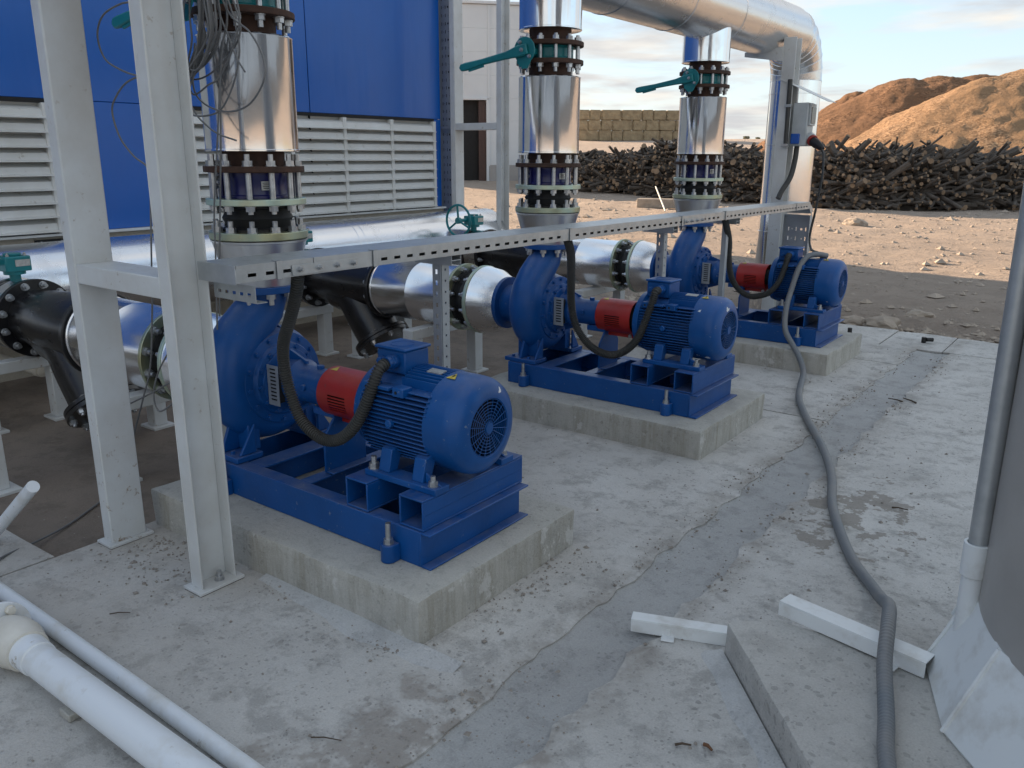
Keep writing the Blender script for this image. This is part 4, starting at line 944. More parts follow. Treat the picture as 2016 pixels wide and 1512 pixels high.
part(MB().tube(smooth_path([(-1.33, 5.63, 1.66), (-1.27, 5.50, 1.60), (-1.215, 5.35, 1.42), (-1.22, 5.28, 1.15), (-1.225, 5.20, .92), (-1.13, 4.95, .84), (-1.03, 4.72, .84), (-.965, 4.60, .845), (-.92, 4.56, .815), (-.915, 4.59, .80)], 9), .010, 8), 'cord', 'cord', pg)
rh = thing('rain_hood', 'thin white sheet metal hood sloping over the socket box', 'hood', (-1.6, 5.75, 2.1))
c0, c1, c2_, c3 = Vector((-1.765, 5.62, 2.27)), Vector((-1.765, 5.86, 2.27)), Vector((-1.31, 5.86, 2.06)), Vector((-1.31, 5.62, 2.06)); nn = Vector((.2, 0, .43)).normalized()*.002
part(MB().obox((c0+c1+c2_+c3)/4, (c3-c0)/2, (c1-c0)/2, nn), 'sheet', 'white2', rh)
cd = MB().tube(smooth_path([(-1.585, 5.72, 1.68), (-1.585, 5.70, 1.55), (-1.60, 5.66, 1.40), (-1.64, 5.58, 1.28), (-1.655, 5.54, 1.21)], 8), .024, 14); single(cd, 'conduit', 'conduit', 'black corrugated conduit from the socket box down into the tray', 'conduit')
cd = thing('conduit', 'short black conduit with clips on the post left of the socket box', 'conduit', (-1.66, 5.61, 1.7))
part(MB().cyl((-1.655, 5.612, 1.70), (-1.665, 5.612, 2.26), .020, n=16), 'tube', 'conduit', cd); part(MB().box(-1.69, -1.63, 5.585, 5.63, 2.02, 2.045).box(-1.69, -1.63, 5.585, 5.63, 1.675, 1.70), 'clip', 'galv', cd, .002)

# ================================================================== CABLE TRAY ALONG THE PUMPS
TY0, TY1, TXN, TXF = -.605, 5.36, -1.30, -1.505
tz = lambda y: 1.237+(1.200-1.237)*(y-TY0)/(TY1-TY0)      # height of the lid
ct = thing('cable_tray', 'long galvanised cable tray with slotted side and lid across all three pumps', 'cable tray', (-1.4, TY0, 1.17))
ty = Vector((0, TY1-TY0, tz(TY1)-tz(TY0))); TL = ty.length; tyu = ty.normalized(); tup = Vector((1, 0, 0)).cross(tyu)
segs = [0, .33, 2.05, 4.05, TL]
for i in range(len(segs)-1):
    a, b_ = segs[i]+.0015, segs[i+1]-.0015
    o = Vector((TXN, TY0, tz(TY0)-.0585))+tyu*a; L = b_-a
    hs = []; k = .045
    while k < L-.06: hs.append((k, k+.034, .016, .028)); k += .0735
    if i == 1: hs = [h for h in hs if not .02 < h[0] < .30]
    part(MB().perf(o, tyu, tup, L, .045, hs, .002), 'side_rail', 'galv', ct, smooth=0)
    o2 = Vector((TXF, TY0, tz(TY0)-.0585))+tyu*a; part(MB().perf(o2, tyu, tup, L, .045, [], .002), 'side_rail', 'galv', ct, smooth=0)
    c = Vector(((TXN+TXF)/2, TY0, tz(TY0)))+tyu*(a+L/2)
    lidm = MB().obox(c-tup*.001, (.1055, 0, 0), tyu*L/2, tup*.001); lidm.obox(c+Vector((.1045, 0, 0))-tup*.0095, (.001, 0, 0), tyu*L/2, tup*.0075); lidm.obox(c-Vector((.1045, 0, 0))-tup*.0095, (.001, 0, 0), tyu*L/2, tup*.0075)
    part(lidm, 'lid', 'galv', ct, smooth=0)
    part(MB().obox(c-tup*.0595, (.1005, 0, 0), tyu*L/2, tup*.001), 'tray_bottom', 'galv', ct, smooth=0)
part(MB().box(TXF-.004, TXN+.004, TY0-.004, TY0-.001, tz(TY0)-.064, tz(TY0)+.001).box(TXN+.0045, TXN+.006, TY0-.004, TY0+.02, tz(TY0)-.06, tz(TY0)-.012), 'end_cap', 'galv', ct, .001)
for y in (-.43, .03, 1.44, 2.77, 3.48, 5.0):
    z = tz(y); part(MB().box(TXN+.0055, TXN+.0085, y-.011, y+.011, z-.062, z+.004).box(TXN-.022, TXN+.0085, y-.011, y+.011, z+.001, z+.004), 'clip', 'galv', ct, .001)
jn = part(MB().box(TXN+.0045, TXN+.0065, -.375, -.06, tz(-.2)-.055, tz(-.2)-.018), 'joint_plate', 'galv', ct, .001)
for y in (-.34, -.25, -.165, -.085): inst(B_SMALL, 'bolt', jn, (TXN+.0065, y, tz(y)-.036), (1, 0, 0))
jn = part(MB().box(TXN+.0045, TXN+.0065, 2.80, 3.10, tz(3)-.055, tz(3)-.018), 'joint_plate', 'galv', ct, .001)
for y in (2.83, 2.91, 2.99, 3.07): inst(B_SMALL, 'bolt', jn, (TXN+.0065, y, tz(y)-.036), (1, 0, 0))
# brackets and slotted posts that carry it
br_ = thing('tray_bracket', 'slotted bracket holding the tray to the near white column', 'bracket', (-1.4, -.53, 1.1))
part(MB().perf((-1.515, -.545, 1.105), (1, 0, 0), (0, 0, 1), .235, .058, [(.02+i*.042, .042+i*.042, .020, .032) for i in range(5)], .003).box(-1.515, -1.28, -.542, -.50, 1.1025, 1.105), 'arm', 'galv', br_, smooth=0)
def strut_post(x, y, zf, label, perf=True, w=.048):
    z1 = tz(y)-.085
    t = thing('tray_post', label, 'tray post', (x, y, zf), 'slotted tray posts')
    if perf:
        H = z1-zf; hs = []; k = .03
        while k < H-.05: hs.append((.016, .030, k, k+.022)); k += .05
        hs2 = []; k = .045
        while k < H-.03: hs2.append((.018, .028, k, k+.010)); k += .05
        part(MB().perf((x-w/2, y-w/2, zf), (1, 0, 0), (0, 0, 1), w, H, hs, .003), 'face', 'galv_paint', t, smooth=0)
        part(MB().perf((x+w/2, y-w/2+.003, zf), (0, 1, 0), (0, 0, 1), w, H, hs2, .003), 'face', 'galv_paint', t, smooth=0)
        part(MB().box(x-w/2, x+w/2, y+w/2-.003, y+w/2+.0, zf, z1), 'face', 'galv_paint', t, smooth=0)
    else: part(MB().box(x-.02, x+.02, y-.02, y+.02, zf, z1), 'face', 'galv_paint', t, .003)
    part(MB().box(x-.125, x+.095, y-.03, y+.03, z1, z1+.004).box(x-.125, x+.095, y-.033, y-.030, z1-.02, z1+.024).box(x-.125, x+.095, y+.03, y+.033, z1-.02, z1+.024), 'arm', 'galv', t, .001)
    part(MB().box(x-.05, x+.05, y-.05, y+.05, zf-.008, zf), 'foot', 'galv', t)
strut_post(-1.40, .53, 0, 'slotted steel post under the tray behind the nearest motor')
strut_post(-1.40, 2.70, 0, 'slotted steel post under the tray between middle and far pumps')
strut_post(-1.40, 3.74, 0, 'plain thin steel post under the tray in front of the far pump', False)
vt = thing('perforated_tray', 'perforated grey tray dropping from the far end of the cable tray', 'cable tray', (-1.42, 5.44, .2))
part(MB().perf((-1.53, 5.43, .12), (1, 0, 0), (0, 0, 1), .23, .96, perf_pattern(.23, .96), .003), 'sheet', 'galv_paint', vt, smooth=0)
part(MB().box(-1.533, -1.530, 5.39, 5.45, .12, 1.08).box(-1.30, -1.297, 5.39, 5.45, .12, 1.08), 'side_lip', 'galv_paint', vt)
part(MB().prism([(0, 0), (.075, -.045), (.075, -.12), (-.02, -.04)], (-1.299, 5.36, 1.19), (0, 1, 0), (0, 0, 1), (.002, 0, 0)), 'bend_cheek', 'galv', vt)
part(MB().obox((-1.415, 5.398, 1.14), (.115, 0, 0), (0, .036, -.045), (0, .0008, .0006)), 'bend_plate', 'galv_paint', vt)

# ================================================================== CONDUITS, HOSE, CABLES
def corrugated(path, r, name, mt, label, cat, pitch=.0105, depth_=.0028, group=None, n=14):
    P = smooth_path(path, 10); L = [0]
    for a, b_ in zip(P, P[1:]): L.append(L[-1]+(b_-a).length)
    N = int(L[-1]/pitch)*4; pts = []; rr = []; k = 0
    for i in range(N+1):
        s = L[-1]*i/N
        while k < len(L)-2 and L[k+1] < s: k += 1
        f = (s-L[k])/max(1e-9, L[k+1]-L[k]); pts.append(P[k].lerp(P[k+1], f)); rr.append(r+(depth_ if i % 4 in (0, 1) else -depth_))
    b = MB().tube(pts, rr, n); return single(b, name, mt, label, cat, group, smooth=35)
corrugated([(-1.345, -.31, 1.177), (-1.375, -.30, 1.10), (-1.435, -.29, .99), (-1.493, -.28, .90), (-1.516, -.27, .81), (-1.508, -.26, .704), (-1.46, -.25, .583), (-1.365, -.24, .522), (-1.276, -.23, .527), (-1.196, -.22, .586), (-1.147, -.20, .673), (-1.118, -.175, .769), (-1.108, -.150, .822), (-1.105, -.118, AX+.205)], .0215, 'flexible_conduit', 'conduit', 'black corrugated conduit looping from the tray to the nearest motor', 'conduit', group='motor conduits')
y1 = YS[1]
corrugated([(-1.355, 1.50, 1.165), (-1.433, 1.66, 1.06), (-1.549, 1.85, .894), (-1.597, 1.93, .753), (-1.586, 1.95, .63), (-1.539, 1.96, .538), (-1.462, 1.97, .468), (-1.358, 1.98, .437), (-1.273, 2.0, .459), (-1.193, 2.02, .539), (-1.145, 2.035, .661), (-1.115, 2.05, .77), (-1.106, y1-.15, .828), (-1.105, y1-.118, AX+.205)], .0215, 'flexible_conduit', 'conduit', 'black corrugated conduit looping from the tray to the middle motor', 'conduit', group='motor conduits')
y2 = YS[2]
corrugated([(-1.345, 3.58, 1.155), (-1.40, 3.82, .98), (-1.465, 4.0, .823), (-1.492, 4.15, .652), (-1.44, 4.2, .546), (-1.354, 4.22, .5), (-1.266, 4.22, .513), (-1.19, 4.22, .551), (-1.135, 4.24, .633), (-1.112, 4.28, .741), (-1.106, y2-.15, .815), (-1.105, y2-.118, AX+.205)], .0215, 'flexible_conduit', 'conduit', 'black corrugated conduit looping from the tray to the far motor', 'conduit', group='motor conduits')
corrugated([(-.86, 4.50, .835), (-.91, 4.44, .848), (-.965, 4.36, .835), (-1.0, 4.285, .75), (-1.018, 4.215, .60), (-1.018, 4.125, .45), (-.985, 4.05, .30), (-.90, 3.995, .20), (-.82, 3.93, .125), (-.74, 3.80, .05), (-.66, 3.50, .024), (-.56, 3.17, .024), (-.395, 2.80, .024), (-.138, 2.296, .018), (.027, 1.895, .024), (.157, 1.477, .024), (.348, 1.049, .024), (.50, .80, .034), (.575, .60, .10), (.632, .40, .190), (.67, .21, .225), (.70, .06, .185), (.755, -.136, .15), (.79, -.284, .146), (.84, -.428, .146), (.92, -.62, .146), (1.0, -.80, .13), (1.1, -1.1, .03)],
           .0215, 'ribbed_hose', 'hose', 'grey ribbed hose draped over the far motor and snaking across the yard', 'hose', pitch=.013, depth_=.0007)
cbn = thing('cable_bundle', 'tangled bundle of thin grey cables hanging beside the nearest riser', 'cables', (-1.8, -.3, 1.6))
def cab(pts, parent, name='cable', r=.0035):
    return part(MB().tube(smooth_path(pts, 8), r, 7), name, 'cable', parent, smooth=60)
TOP = [(-1.72, -.36, 2.9), (-1.71, -.35, 2.5)]
def from_top(pts, j): return [(TOP[0][0]+j*.5, TOP[0][1], TOP[0][2]), (TOP[1][0]+j, TOP[1][1], TOP[1][2])]+pts
C = [[(-1.676, -.3, 2.125), (-1.53, -.3, 2.004), (-1.454, -.31, 1.908), (-1.458, -.32, 1.833), (-1.551, -.32, 1.763), (-1.70, -.31, 1.746), (-1.849, -.3, 1.781), (-1.92, -.29, 1.85), (-1.90, -.28, 2.0)],
     [(-1.717, -.3, 2.129), (-1.662, -.3, 2.008), (-1.621, -.3, 1.929), (-1.579, -.3, 1.879)],
     [(-1.595, -.3, 2.118), (-1.611, -.3, 2.005), (-1.724, -.3, 1.875), (-1.805, -.3, 1.845), (-1.912, -.3, 1.815), (-1.95, -.3, 1.90)],
     [(-1.656, -.3, 2.124), (-1.707, -.3, 1.952), (-1.78, -.3, 1.647), (-1.841, -.3, 1.384), (-1.86, -.3, 1.20), (-1.88, -.31, .9)],
     [(-1.70, -.27, 2.1), (-1.76, -.27, 1.95), (-1.80, -.27, 1.66), (-1.85, -.27, 1.36), (-1.885, -.27, 1.15), (-1.90, -.28, .95)],
     [(-1.80, -.3, 2.1), (-1.942, -.3, 1.841), (-1.911, -.3, 1.751), (-1.839, -.3, 1.698), (-1.766, -.3, 1.666), (-1.65, -.31, 1.643)],
     [(-1.63, -.29, 2.05), (-1.635, -.29, 1.9), (-1.718, -.3, 1.771), (-1.822, -.3, 1.736), (-1.958, -.3, 1.752), (-1.97, -.3, 1.86)]]
for i, c in enumerate(C): cab(from_top(c, rng.uniform(-.04, .04)), cbn)
for i in range(26):
    x = -1.83+.19*(i % 15)/14; yy = -.33+rng.uniform(-.05, .05); lo_ = 1.78+rng.uniform(-.03, .12); xl = -1.93+rng.uniform(-.04, .10)
    cab(from_top([(x, yy, 2.13), (x-.01+rng.uniform(-.03, .03), yy, 2.0), ((x+xl)/2, yy, 1.90+rng.uniform(-.03, .05)), (xl, yy, lo_+.04), (xl-.05, yy-.02, lo_+.10), (xl-.03, yy-.03, lo_+.26), (xl+.06, yy-.03, 2.25), (x-.05, yy, 2.6)], rng.uniform(-.05, .05)), cbn)
lc = thing('loose_cable', 'single thin grey cable curling left of the near column and hanging down', 'cable', (-2.0, -.5, .4))
cab([(-1.72, -.42, 2.45), (-1.80, -.47, 2.16), (-1.893, -.5, 2.119), (-2.009, -.5, 2.116), (-2.135, -.5, 2.089), (-2.19, -.5, 2.024), (-2.159, -.5, 1.942), (-2.059, -.5, 1.897), (-1.947, -.5, 1.870), (-1.87, -.5, 1.868)], lc)
cab([(-1.85, -.5, 1.88), (-1.912, -.5, 1.869), (-2.022, -.5, 1.85), (-2.105, -.5, 1.805), (-2.149, -.5, 1.75), (-2.115, -.5, 1.655), (-2.032, -.5, 1.586), (-1.944, -.5, 1.543), (-1.941, -.5, 1.468), (-1.957, -.5, 1.371), (-1.987, -.5, 1.198), (-2.005, -.5, 1.086), (-2.044, -.5, .902), (-2.091, -.5, .74), (-2.171, -.5, .599), (-2.287, -.5, .409)], lc)
cab([(-1.90, -.5, .86), (-1.938, -.5, .831), (-2.033, -.5, .731), (-2.086, -.5, .627), (-2.055, -.5, .562), (-1.934, -.5, .629), (-1.87, -.49, .70), (-1.90, -.5, .86)], lc)
cab([(-2.435, -.5, .489), (-2.133, -.5, .619), (-1.929, -.5, .714), (-1.829, -.5, .751)], lc)
single(MB().tube(smooth_path([(-2.25, -1.25, .012), (-2.40, -1.06, .008), (-2.487, -.901, -.015), (-2.60, -.696, -.036), (-2.737, -.472, -.036), (-2.9, -.2, -.036)], 8), .005, 8), 'floor_cable', 'cable', 'thin grey cable lying across the floor edge at lower left', 'cable')

# ================================================================== LOOSE THINGS ON THE YARD
pv = thing('drain_pipe', 'thick white plastic pipe with cream collar lying at lower left', 'pipe', (-1, -1.33, 0))
part(MB().lathe((-1.50, -1.33, .075), (1, 0, 0), [(-.02, .0), (-.02, .058), (.055, .055), (.058, .051), (1.35, .051), (1.35, .047)], 40), 'pipe', 'pvc', pv)
part(MB().lathe((-1.63, -1.33, .075), (1, 0, 0), [(-.06, .05), (-.05, .064), (.0, .078), (.05, .080), (.09, .070), (.115, .066), (.115, .05)], 40), 'collar', 'pvc_y', pv)
fl_ = part(MB().lathe((-1.71, -1.33, .082), (1, 0, .10), [(0, .0), (0, .092), (.016, .092), (.016, 0)], 44), 'flange', 'pvc', pv, .003)
for a in (1.1, 2.6): inst(bolt_mesh(.016, .0), 'bolt', fl_, Vector((-1.695, -1.33, .082))+Vector((0, math.cos(a), math.sin(a)))*.07, (1, 0, 0)).data.materials[0] = M['pvc_y']
part(MB().tube(smooth_path([(-1.71, -1.33, .08), (-1.85, -1.33, .08), (-2.1, -1.38, .08), (-2.5, -1.5, .08)], 6), .055, 28), 'tail_pipe', 'pvc', pv)
for x in (-1.2, -.5): part(MB().box(x-.03, x+.03, -1.38, -1.28, 0, .024), 'chock', 'pad', pv, .004)
single(MB().tube([(-2.6, -1.18, .030), (-2.0, -1.183, .028), (-1.2, -1.19, .027), (-.6, -1.20, .027), (-.1, -1.21, .028)], .026, 28), 'drain_pipe', 'pvc', 'thin white plastic pipe lying behind the thick white pipe', 'pipe')
single(MB().cyl((-2.60, -1.0, .03), (-2.123, -1.0, .374), .024, n=24), 'pipe_stub', 'pvc', 'short white pipe end slanting up at the left edge', 'pipe')
def profile_bar(p0, p1, w, h, z, name, label, foot, round_=0):
    p0, p1 = Vector((*p0, z)), Vector((*p1, z)); d = (p1-p0).normalized(); s = Vector((-d.y, d.x, 0)); L = (p1-p0).length; t = .004
    T = thing(name, label, 'steel profile', (p0+p1)/2); b = MB(); c = (p0+p1)/2
    b.obox(c+Vector((0, 0, h-t/2)), d*L/2, s*w/2, (0, 0, t/2)); b.obox(c+s*(w/2-t/2)+Vector((0, 0, (h-t)/2)), d*L/2, s*t/2, (0, 0, (h-t)/2)); b.obox(c-s*(w/2-t/2)+Vector((0, 0, (h-t)/2)), d*L/2, s*t/2, (0, 0, (h-t)/2))
    part(b, 'channel', 'white2', T, .006 if not round_ else .016); fp = c+d*L*foot-s*(w/2+.012)
    part(MB().obox(fp+Vector((0, 0, .004)), d*.022, s*.02, (0, 0, .003)).obox(fp+s*.014+Vector((0, 0, .016)), d*.008, s*.004, (0, 0, .015)), 'foot_clip', 'white2', T, .002)
    return T
profile_bar((-.115, .055), (.190, .168), .052, .050, .001, 'steel_profile', 'short rusty-topped white steel profile on the floor against the angular plinth', -.1, 1)
profile_bar((.335, .275), (.80, .185), .068, .052, .124, 'steel_profile', 'longer white steel channel lying under the grey hose on the plinth', .3)
for (x, y, l, a, r, nm, lb) in ((.297, -.396, .045, .6, .004, 'twig', 'small brown twig on the concrete at lower right'), (.357, -.366, .03, -.3, .006, 'wood_splinter', 'short splinter of brown wood on the concrete at lower right'),
                            (.03, 3.64, .12, 2.5, .006, 'twig', 'dark twig on the concrete right of the drain channel'), (-.05, 3.60, .10, 2.9, .005, 'twig', 'thin dark twig lying on the lip of the drain channel'), (.40, 1.70, .07, .2, .004, 'twig', 'tiny twig on pale concrete right of the hose'),
                            (-1.62, -.98, .07, .8, .0022, 'twig', 'thin twig on the floor left of the near column foot'), (-.52, -.98, .09, .5, .0022, 'twig', 'thin twig on the floor right of the white pipes')):
    d = Vector((math.cos(a), math.sin(a), 0)); c = Vector((x, y, r+.004))
    single(MB().tube([c-d*l/2, c-d*l*.1+Vector((0, .004, .002)), c+d*l/2], [r, r*.9, r*.6], 7), nm, 'scrap' if 'splinter' in nm else 'stick', lb, 'twig')
def rock(b, c, r, sq=.6, seed=0):
    V = [(1, 0, 0), (-1, 0, 0), (0, 1, 0), (0, -1, 0), (0, 0, 1), (0, 0, -1)]; o = []
    rr = random.Random(seed); ang = rr.random()*6
    for x, y, z in V:
        k = r*rr.uniform(.65, 1.25); X, Y = x*math.cos(ang)-y*math.sin(ang), x*math.sin(ang)+y*math.cos(ang); o.append((c[0]+X*k, c[1]+Y*k, c[2]+z*k*sq))
    b.add(o, [(0, 2, 4), (2, 1, 4), (1, 3, 4), (3, 0, 4), (2, 0, 5), (1, 2, 5), (3, 1, 5), (0, 3, 5)])
def boulder(c, r, label):
    bm = bmesh.new(); bmesh.ops.create_icosphere(bm, subdivisions=3, radius=1)
    for v in bm.verts:
        n = v.co.copy(); k = r*(1+.35*noise.noise(n*1.3+Vector(c))+.15*noise.noise(n*3.1)); v.co = Vector((n.x*k*1.3, n.y*k, n.z*k*.6))
    me = bpy.data.meshes.new('stone'); bm.to_mesh(me); bm.free(); me.materials.append(M['stone']); o = bpy.data.objects.new('stone', me); col.objects.link(o); o.location = (c[0], c[1], c[2]); return tag(o, label, 'stone', 'stones along the slab edge')
boulder((-.80, 6.36, .0), .13, 'largest tan stone in the dirt just beyond the concrete edge')
boulder((-1.10, 6.42, -.02), .10, 'grey-tan stone beside the far plinth at the concrete edge'); boulder((-.62, 7.1, -.02), .12, 'lone stone a pace out in the shaded dirt')
boulder((-4.5, 19.2, .0), .22, 'lone stone on the sunlit dirt in front of the logs')
for (x, y, l) in ((-.93, 5.72, 'small dark plug standing on the far concrete slab'), (-.29, 5.70, 'small black fitting lying on the far concrete slab')):
    t = thing('pipe_fitting', l, 'fitting', (x, y, 0)); part(MB().cyl((x, y, .0), (x, y, .05), .02, n=14), 'body', 'cord', t, .003)
    if 'lying' in l: part(MB().cyl((x+.02, y, .03), (x+.07, y+.03, .03), .018, n=12), 'spout', 'cord', t, .003)
# loose grit: along plinths, channel lips, slab edge and scattered thinly
b = MB()
for i in range(4200):
    q = rng.random()
    if q < .22: x, y = -.30+rng.gauss(0, .05), rng.uniform(-1.6, 5.3)
    elif q < .40: x, y = -.02+rng.gauss(0, .045), rng.uniform(-1.6, 5.3)
    elif q < .55: x, y = rng.uniform(-2.2, -.6), -.50-abs(rng.gauss(0, .09))
    elif q < .60: x, y = rng.uniform(-.62, -.45), rng.uniform(-.5, .5)
    elif q < .70: x, y = -1.85+rng.gauss(0, .3), -.68+rng.gauss(0, .12)
    else: x, y = rng.uniform(-2.2, 1.2), rng.uniform(-1.9, 5.3)
    if math.hypot(x-SX, y-SY) < .95 or (y < .30 and (x-.205)*.76+(y-.105)*.65 > -.03): continue
    if any(-2.24 < x < -.62 and abs(y-yy) < .49 for yy in YS): continue
    if fbm(x, y, 2.2, 3)+.35*rng.random() < .12: continue
    rock(b, (x, y, .002), min(.013, .002+rng.expovariate(1/.0024)), .7, i)
single(b, 'grit', 'grit', 'loose grit scattered over the concrete', 'grit', kind='stuff', smooth=0)
b = MB()
for i in range(5200):
    q = rng.random()
    if q < .25: x, y = rng.uniform(-7, 3.5), 6.22+abs(rng.gauss(0, .35))
    else: x, y = rng.uniform(-16, 6), 6.3+rng.random()**1.6*22
    r = min(.11, .008+rng.expovariate(1/.016))*(1 if y < 10 else 1.5)
    rock(b, (x, y, dirt_z(x, y)+r*.1), r, .55, i)
single(b, 'rubble', 'stone', 'scattered stones and rubble on the dirt yard', 'rubble', kind='stuff', smooth=0)

# ================================================================== BACKGROUND
def gz(x, y): return ground_z(x, y)
def at(D, px):     # a place D metres ahead in the picture column px
    lat = (px-1008)/1633.4*D; return CX-.5975*D+.8019*lat, CY+.8019*D+.5975*lat
# white warehouse
wx, wy = at(40, 1000); fx = Vector((.8019, .5975, 0)); fyv = Vector((-.5975, .8019, 0)); ang = .18
fx = Vector((math.cos(.64+ang), math.sin(.64+ang), 0)); fyv = Vector((-fx.y, fx.x, 0)); W0 = Vector((wx, wy, .35))
wh = thing('warehouse', 'white panel-clad warehouse with a dark open doorway far behind', 'building', W0)
def wbox(a0, a1, d0, d1, z0, z1): c = W0+fx*(a0+a1)/2+fyv*(d0+d1)/2+Vector((0, 0, (z0+z1)/2)); return MB().obox(c, fx*(a1-a0)/2, fyv*(d1-d0)/2, (0, 0, (z1-z0)/2))
part(wbox(-4.6, 2.6, .3, 9, -.3, 7.5), 'dark_core', 'dark', wh)  # solid near-black block, paints the shade inside the open doorway
def wpanel(a0, a1, z0, z1): part(wbox(a0+.003, a1-.003, 0, .28, z0+.0015, z1-.0015), 'wall_panel', 'panel', wh, .004)
for k in range(7): wpanel(-.93, 2.65, .75+k*.98, .75+(k+1)*.98)
for k in range(4): wpanel(-3.2, -.93, 3.69+k*.98, 3.69+(k+1)*.98)
for k in range(4): wpanel(-4.6, -3.2, 3.69+k*.98, 3.69+(k+1)*.98)
for k in range(3): wpanel(-4.6, -3.2, .75+k*.98, .75+(k+1)*.98)
part(wbox(-.93, 2.65, -.02, .25, -.3, .75), 'concrete_base', 'panel_grey', wh, .02); part(wbox(-4.6, -3.2, -.02, .25, -.3, .75), 'concrete_base', 'panel_grey', wh, .02)
part(wbox(-1.05, -.93, -.06, .3, 0, 3.69), 'door_jamb', 'panel', wh, .01); part(wbox(-3.3, -.93, -.06, .3, 3.60, 3.72), 'door_head', 'panel', wh, .01)
part(wbox(-1.40, -1.06, .05, .12, 0, 3.58), 'door_leaf', 'brown', wh, .02, label='folded brown door leaf')
part(wbox(-4.7, 2.75, -.1, 9.1, 7.62, 7.75), 'roof_edge', 'panel', wh, .02); part(wbox(-.97, -.89, -.05, .0, .7, 7.6), 'corner_trim', 'panel', wh)
# straw bale stack
bme = []
for k in range(4):
    bm = bmesh.new(); bmesh.ops.create_cube(bm, size=1); bmesh.ops.bevel(bm, geom=bm.edges[:], offset=.06, segments=2, affect='EDGES'); bmesh.ops.subdivide_edges(bm, edges=[e for e in bm.edges if e.calc_length() > .4], cuts=2, use_grid_fill=True)
    for v in bm.verts: v.co += Vector((noise.noise(v.co*4+Vector((k*7, 0, 0))), noise.noise(v.co*4+Vector((0, k*7, 3))), noise.noise(v.co*4+Vector((5, 0, k*7)))))*.035
    me = bpy.data.meshes.new('straw_bale'); bm.to_mesh(me); bm.free(); me.materials.append(M['straw']); bme.append(me)
bx0, by0 = at(80, 1125); bx1, by1 = at(80, 1345); bd_ = (Vector((bx1, by1, 0))-Vector((bx0, by0, 0))); BL = bd_.length; bd_.normalize(); bang = math.atan2(bd_.y, bd_.x)
ORD = 'first second third fourth fifth sixth seventh eighth ninth tenth eleventh twelfth thirteenth'.split()
for row in range(3):
    s = rng.uniform(0, .3); nb = 0
    while s < BL-.3:
        w_ = rng.choice((1.0, 1.2, 1.2, 1.5, 1.9)); c = Vector((bx0, by0, 0))+bd_*(s+w_/2); z = gz(c.x, c.y)+.0
        o = bpy.data.objects.new('straw_bale', rng.choice(bme)); col.objects.link(o); o.location = (c.x, c.y, z+.44+row*.90); o.scale = (w_*.985, 1.1, .90+(rng.uniform(-.05, .03) if row == 2 else .0)); o.rotation_euler = (0, rng.uniform(-.01, .01), bang+rng.uniform(-.03, .03))
        tag(o, f'{ORD[nb]} straw bale from the left in the {("bottom", "middle", "top")[row]} course of the far bale wall', 'straw bale', f'straw bales of the {("bottom", "middle", "top")[row]} course'); s += w_; nb += 1
# log pile
def log_mesh(k):
    r = random.Random(k); n = 7; ns_ = 4; b = MB(); c = Vector((0, 0, 0)); w0 = r.uniform(-.14, .14); w1 = r.uniform(-.14, .14)
    for j in range(ns_+1):
        t = j/ns_; rad = 1-.30*t+r.uniform(-.08, .08)
        cx, cy = math.sin(t*3+k)*w0, math.sin(t*2.3+k*2)*w1
        b.v += [(cx*.5+.5*rad*math.cos(a)*.12*2, cy*.5+.5*rad*math.sin(a)*.12*2, t-.5) for a in circ(n)]
    b.f = [(j*n+i, j*n+(i+1) % n, (j+1)*n+(i+1) % n, (j+1)*n+i) for j in range(ns_) for i in range(n)]; b.mi = [0]*len(b.f)
    b.k = 1; b.f += [tuple(range(n-1, -1, -1)), tuple(range(ns_*n, (ns_+1)*n))]; b.mi += [1, 1]
    return b
lmb = [log_mesh(k) for k in range(8)]; lms = [b.mesh('log', ['bark', 'cut'], smooth=50) for b in lmb]
LP = [(1040, 37, .9), (1160, 35, 1.05), (1270, 33.2, 1.62), (1330, 32, 1.4), (1420, 30.8, 1.36), (1500, 29.5, 1.36), (1620, 26.4, 1.34), (1800, 25.8, 1.42), (1990, 26.2, 1.46), (2200, 27, 1.4)]
front = [at(D, px) for px, D, h in LP]
def front_pt(s):
    k = min(len(front)-2, int(s)); f = s-k; a, b_ = front[k], front[k+1]; return Vector((a[0]+(b_[0]-a[0])*f, a[1]+(b_[1]-a[1])*f, 0)), Vector((b_[0]-a[0], b_[1]-a[1], 0)).normalized()
def pile_h(s): k = min(len(LP)-2, int(s)); f = s-k; return LP[k][2]*(1-f)+LP[k+1][2]*f+.14*math.sin(s*7.3)+.08*math.sin(s*17)
core = MB(); S_ = 60; cr = []
for i in range(S_+1):
    s = (len(front)-1)*i/S_-1e-6*(i == S_); s = max(0, s); p, d = front_pt(s); nrm = Vector((-d.y, d.x, 0)); h = pile_h(s)*.88; z0 = gz(p.x, p.y)-.1
    for q, hh in ((.35, 0), (.8, .45), (1.5, .85), (2.4, 1.0), (3.4, .95), (4.4, .5), (5, 0)): c = p+nrm*q; core.v.append((c.x, c.y, z0+h*hh+(.12*N3(c.x, c.y, 1, 2))))
core.f = [(i*7+j, (i+1)*7+j, (i+1)*7+j+1, i*7+j+1) for i in range(S_) for j in range(6)]; core.mi = [0]*len(core.f)
rest = core; items = []
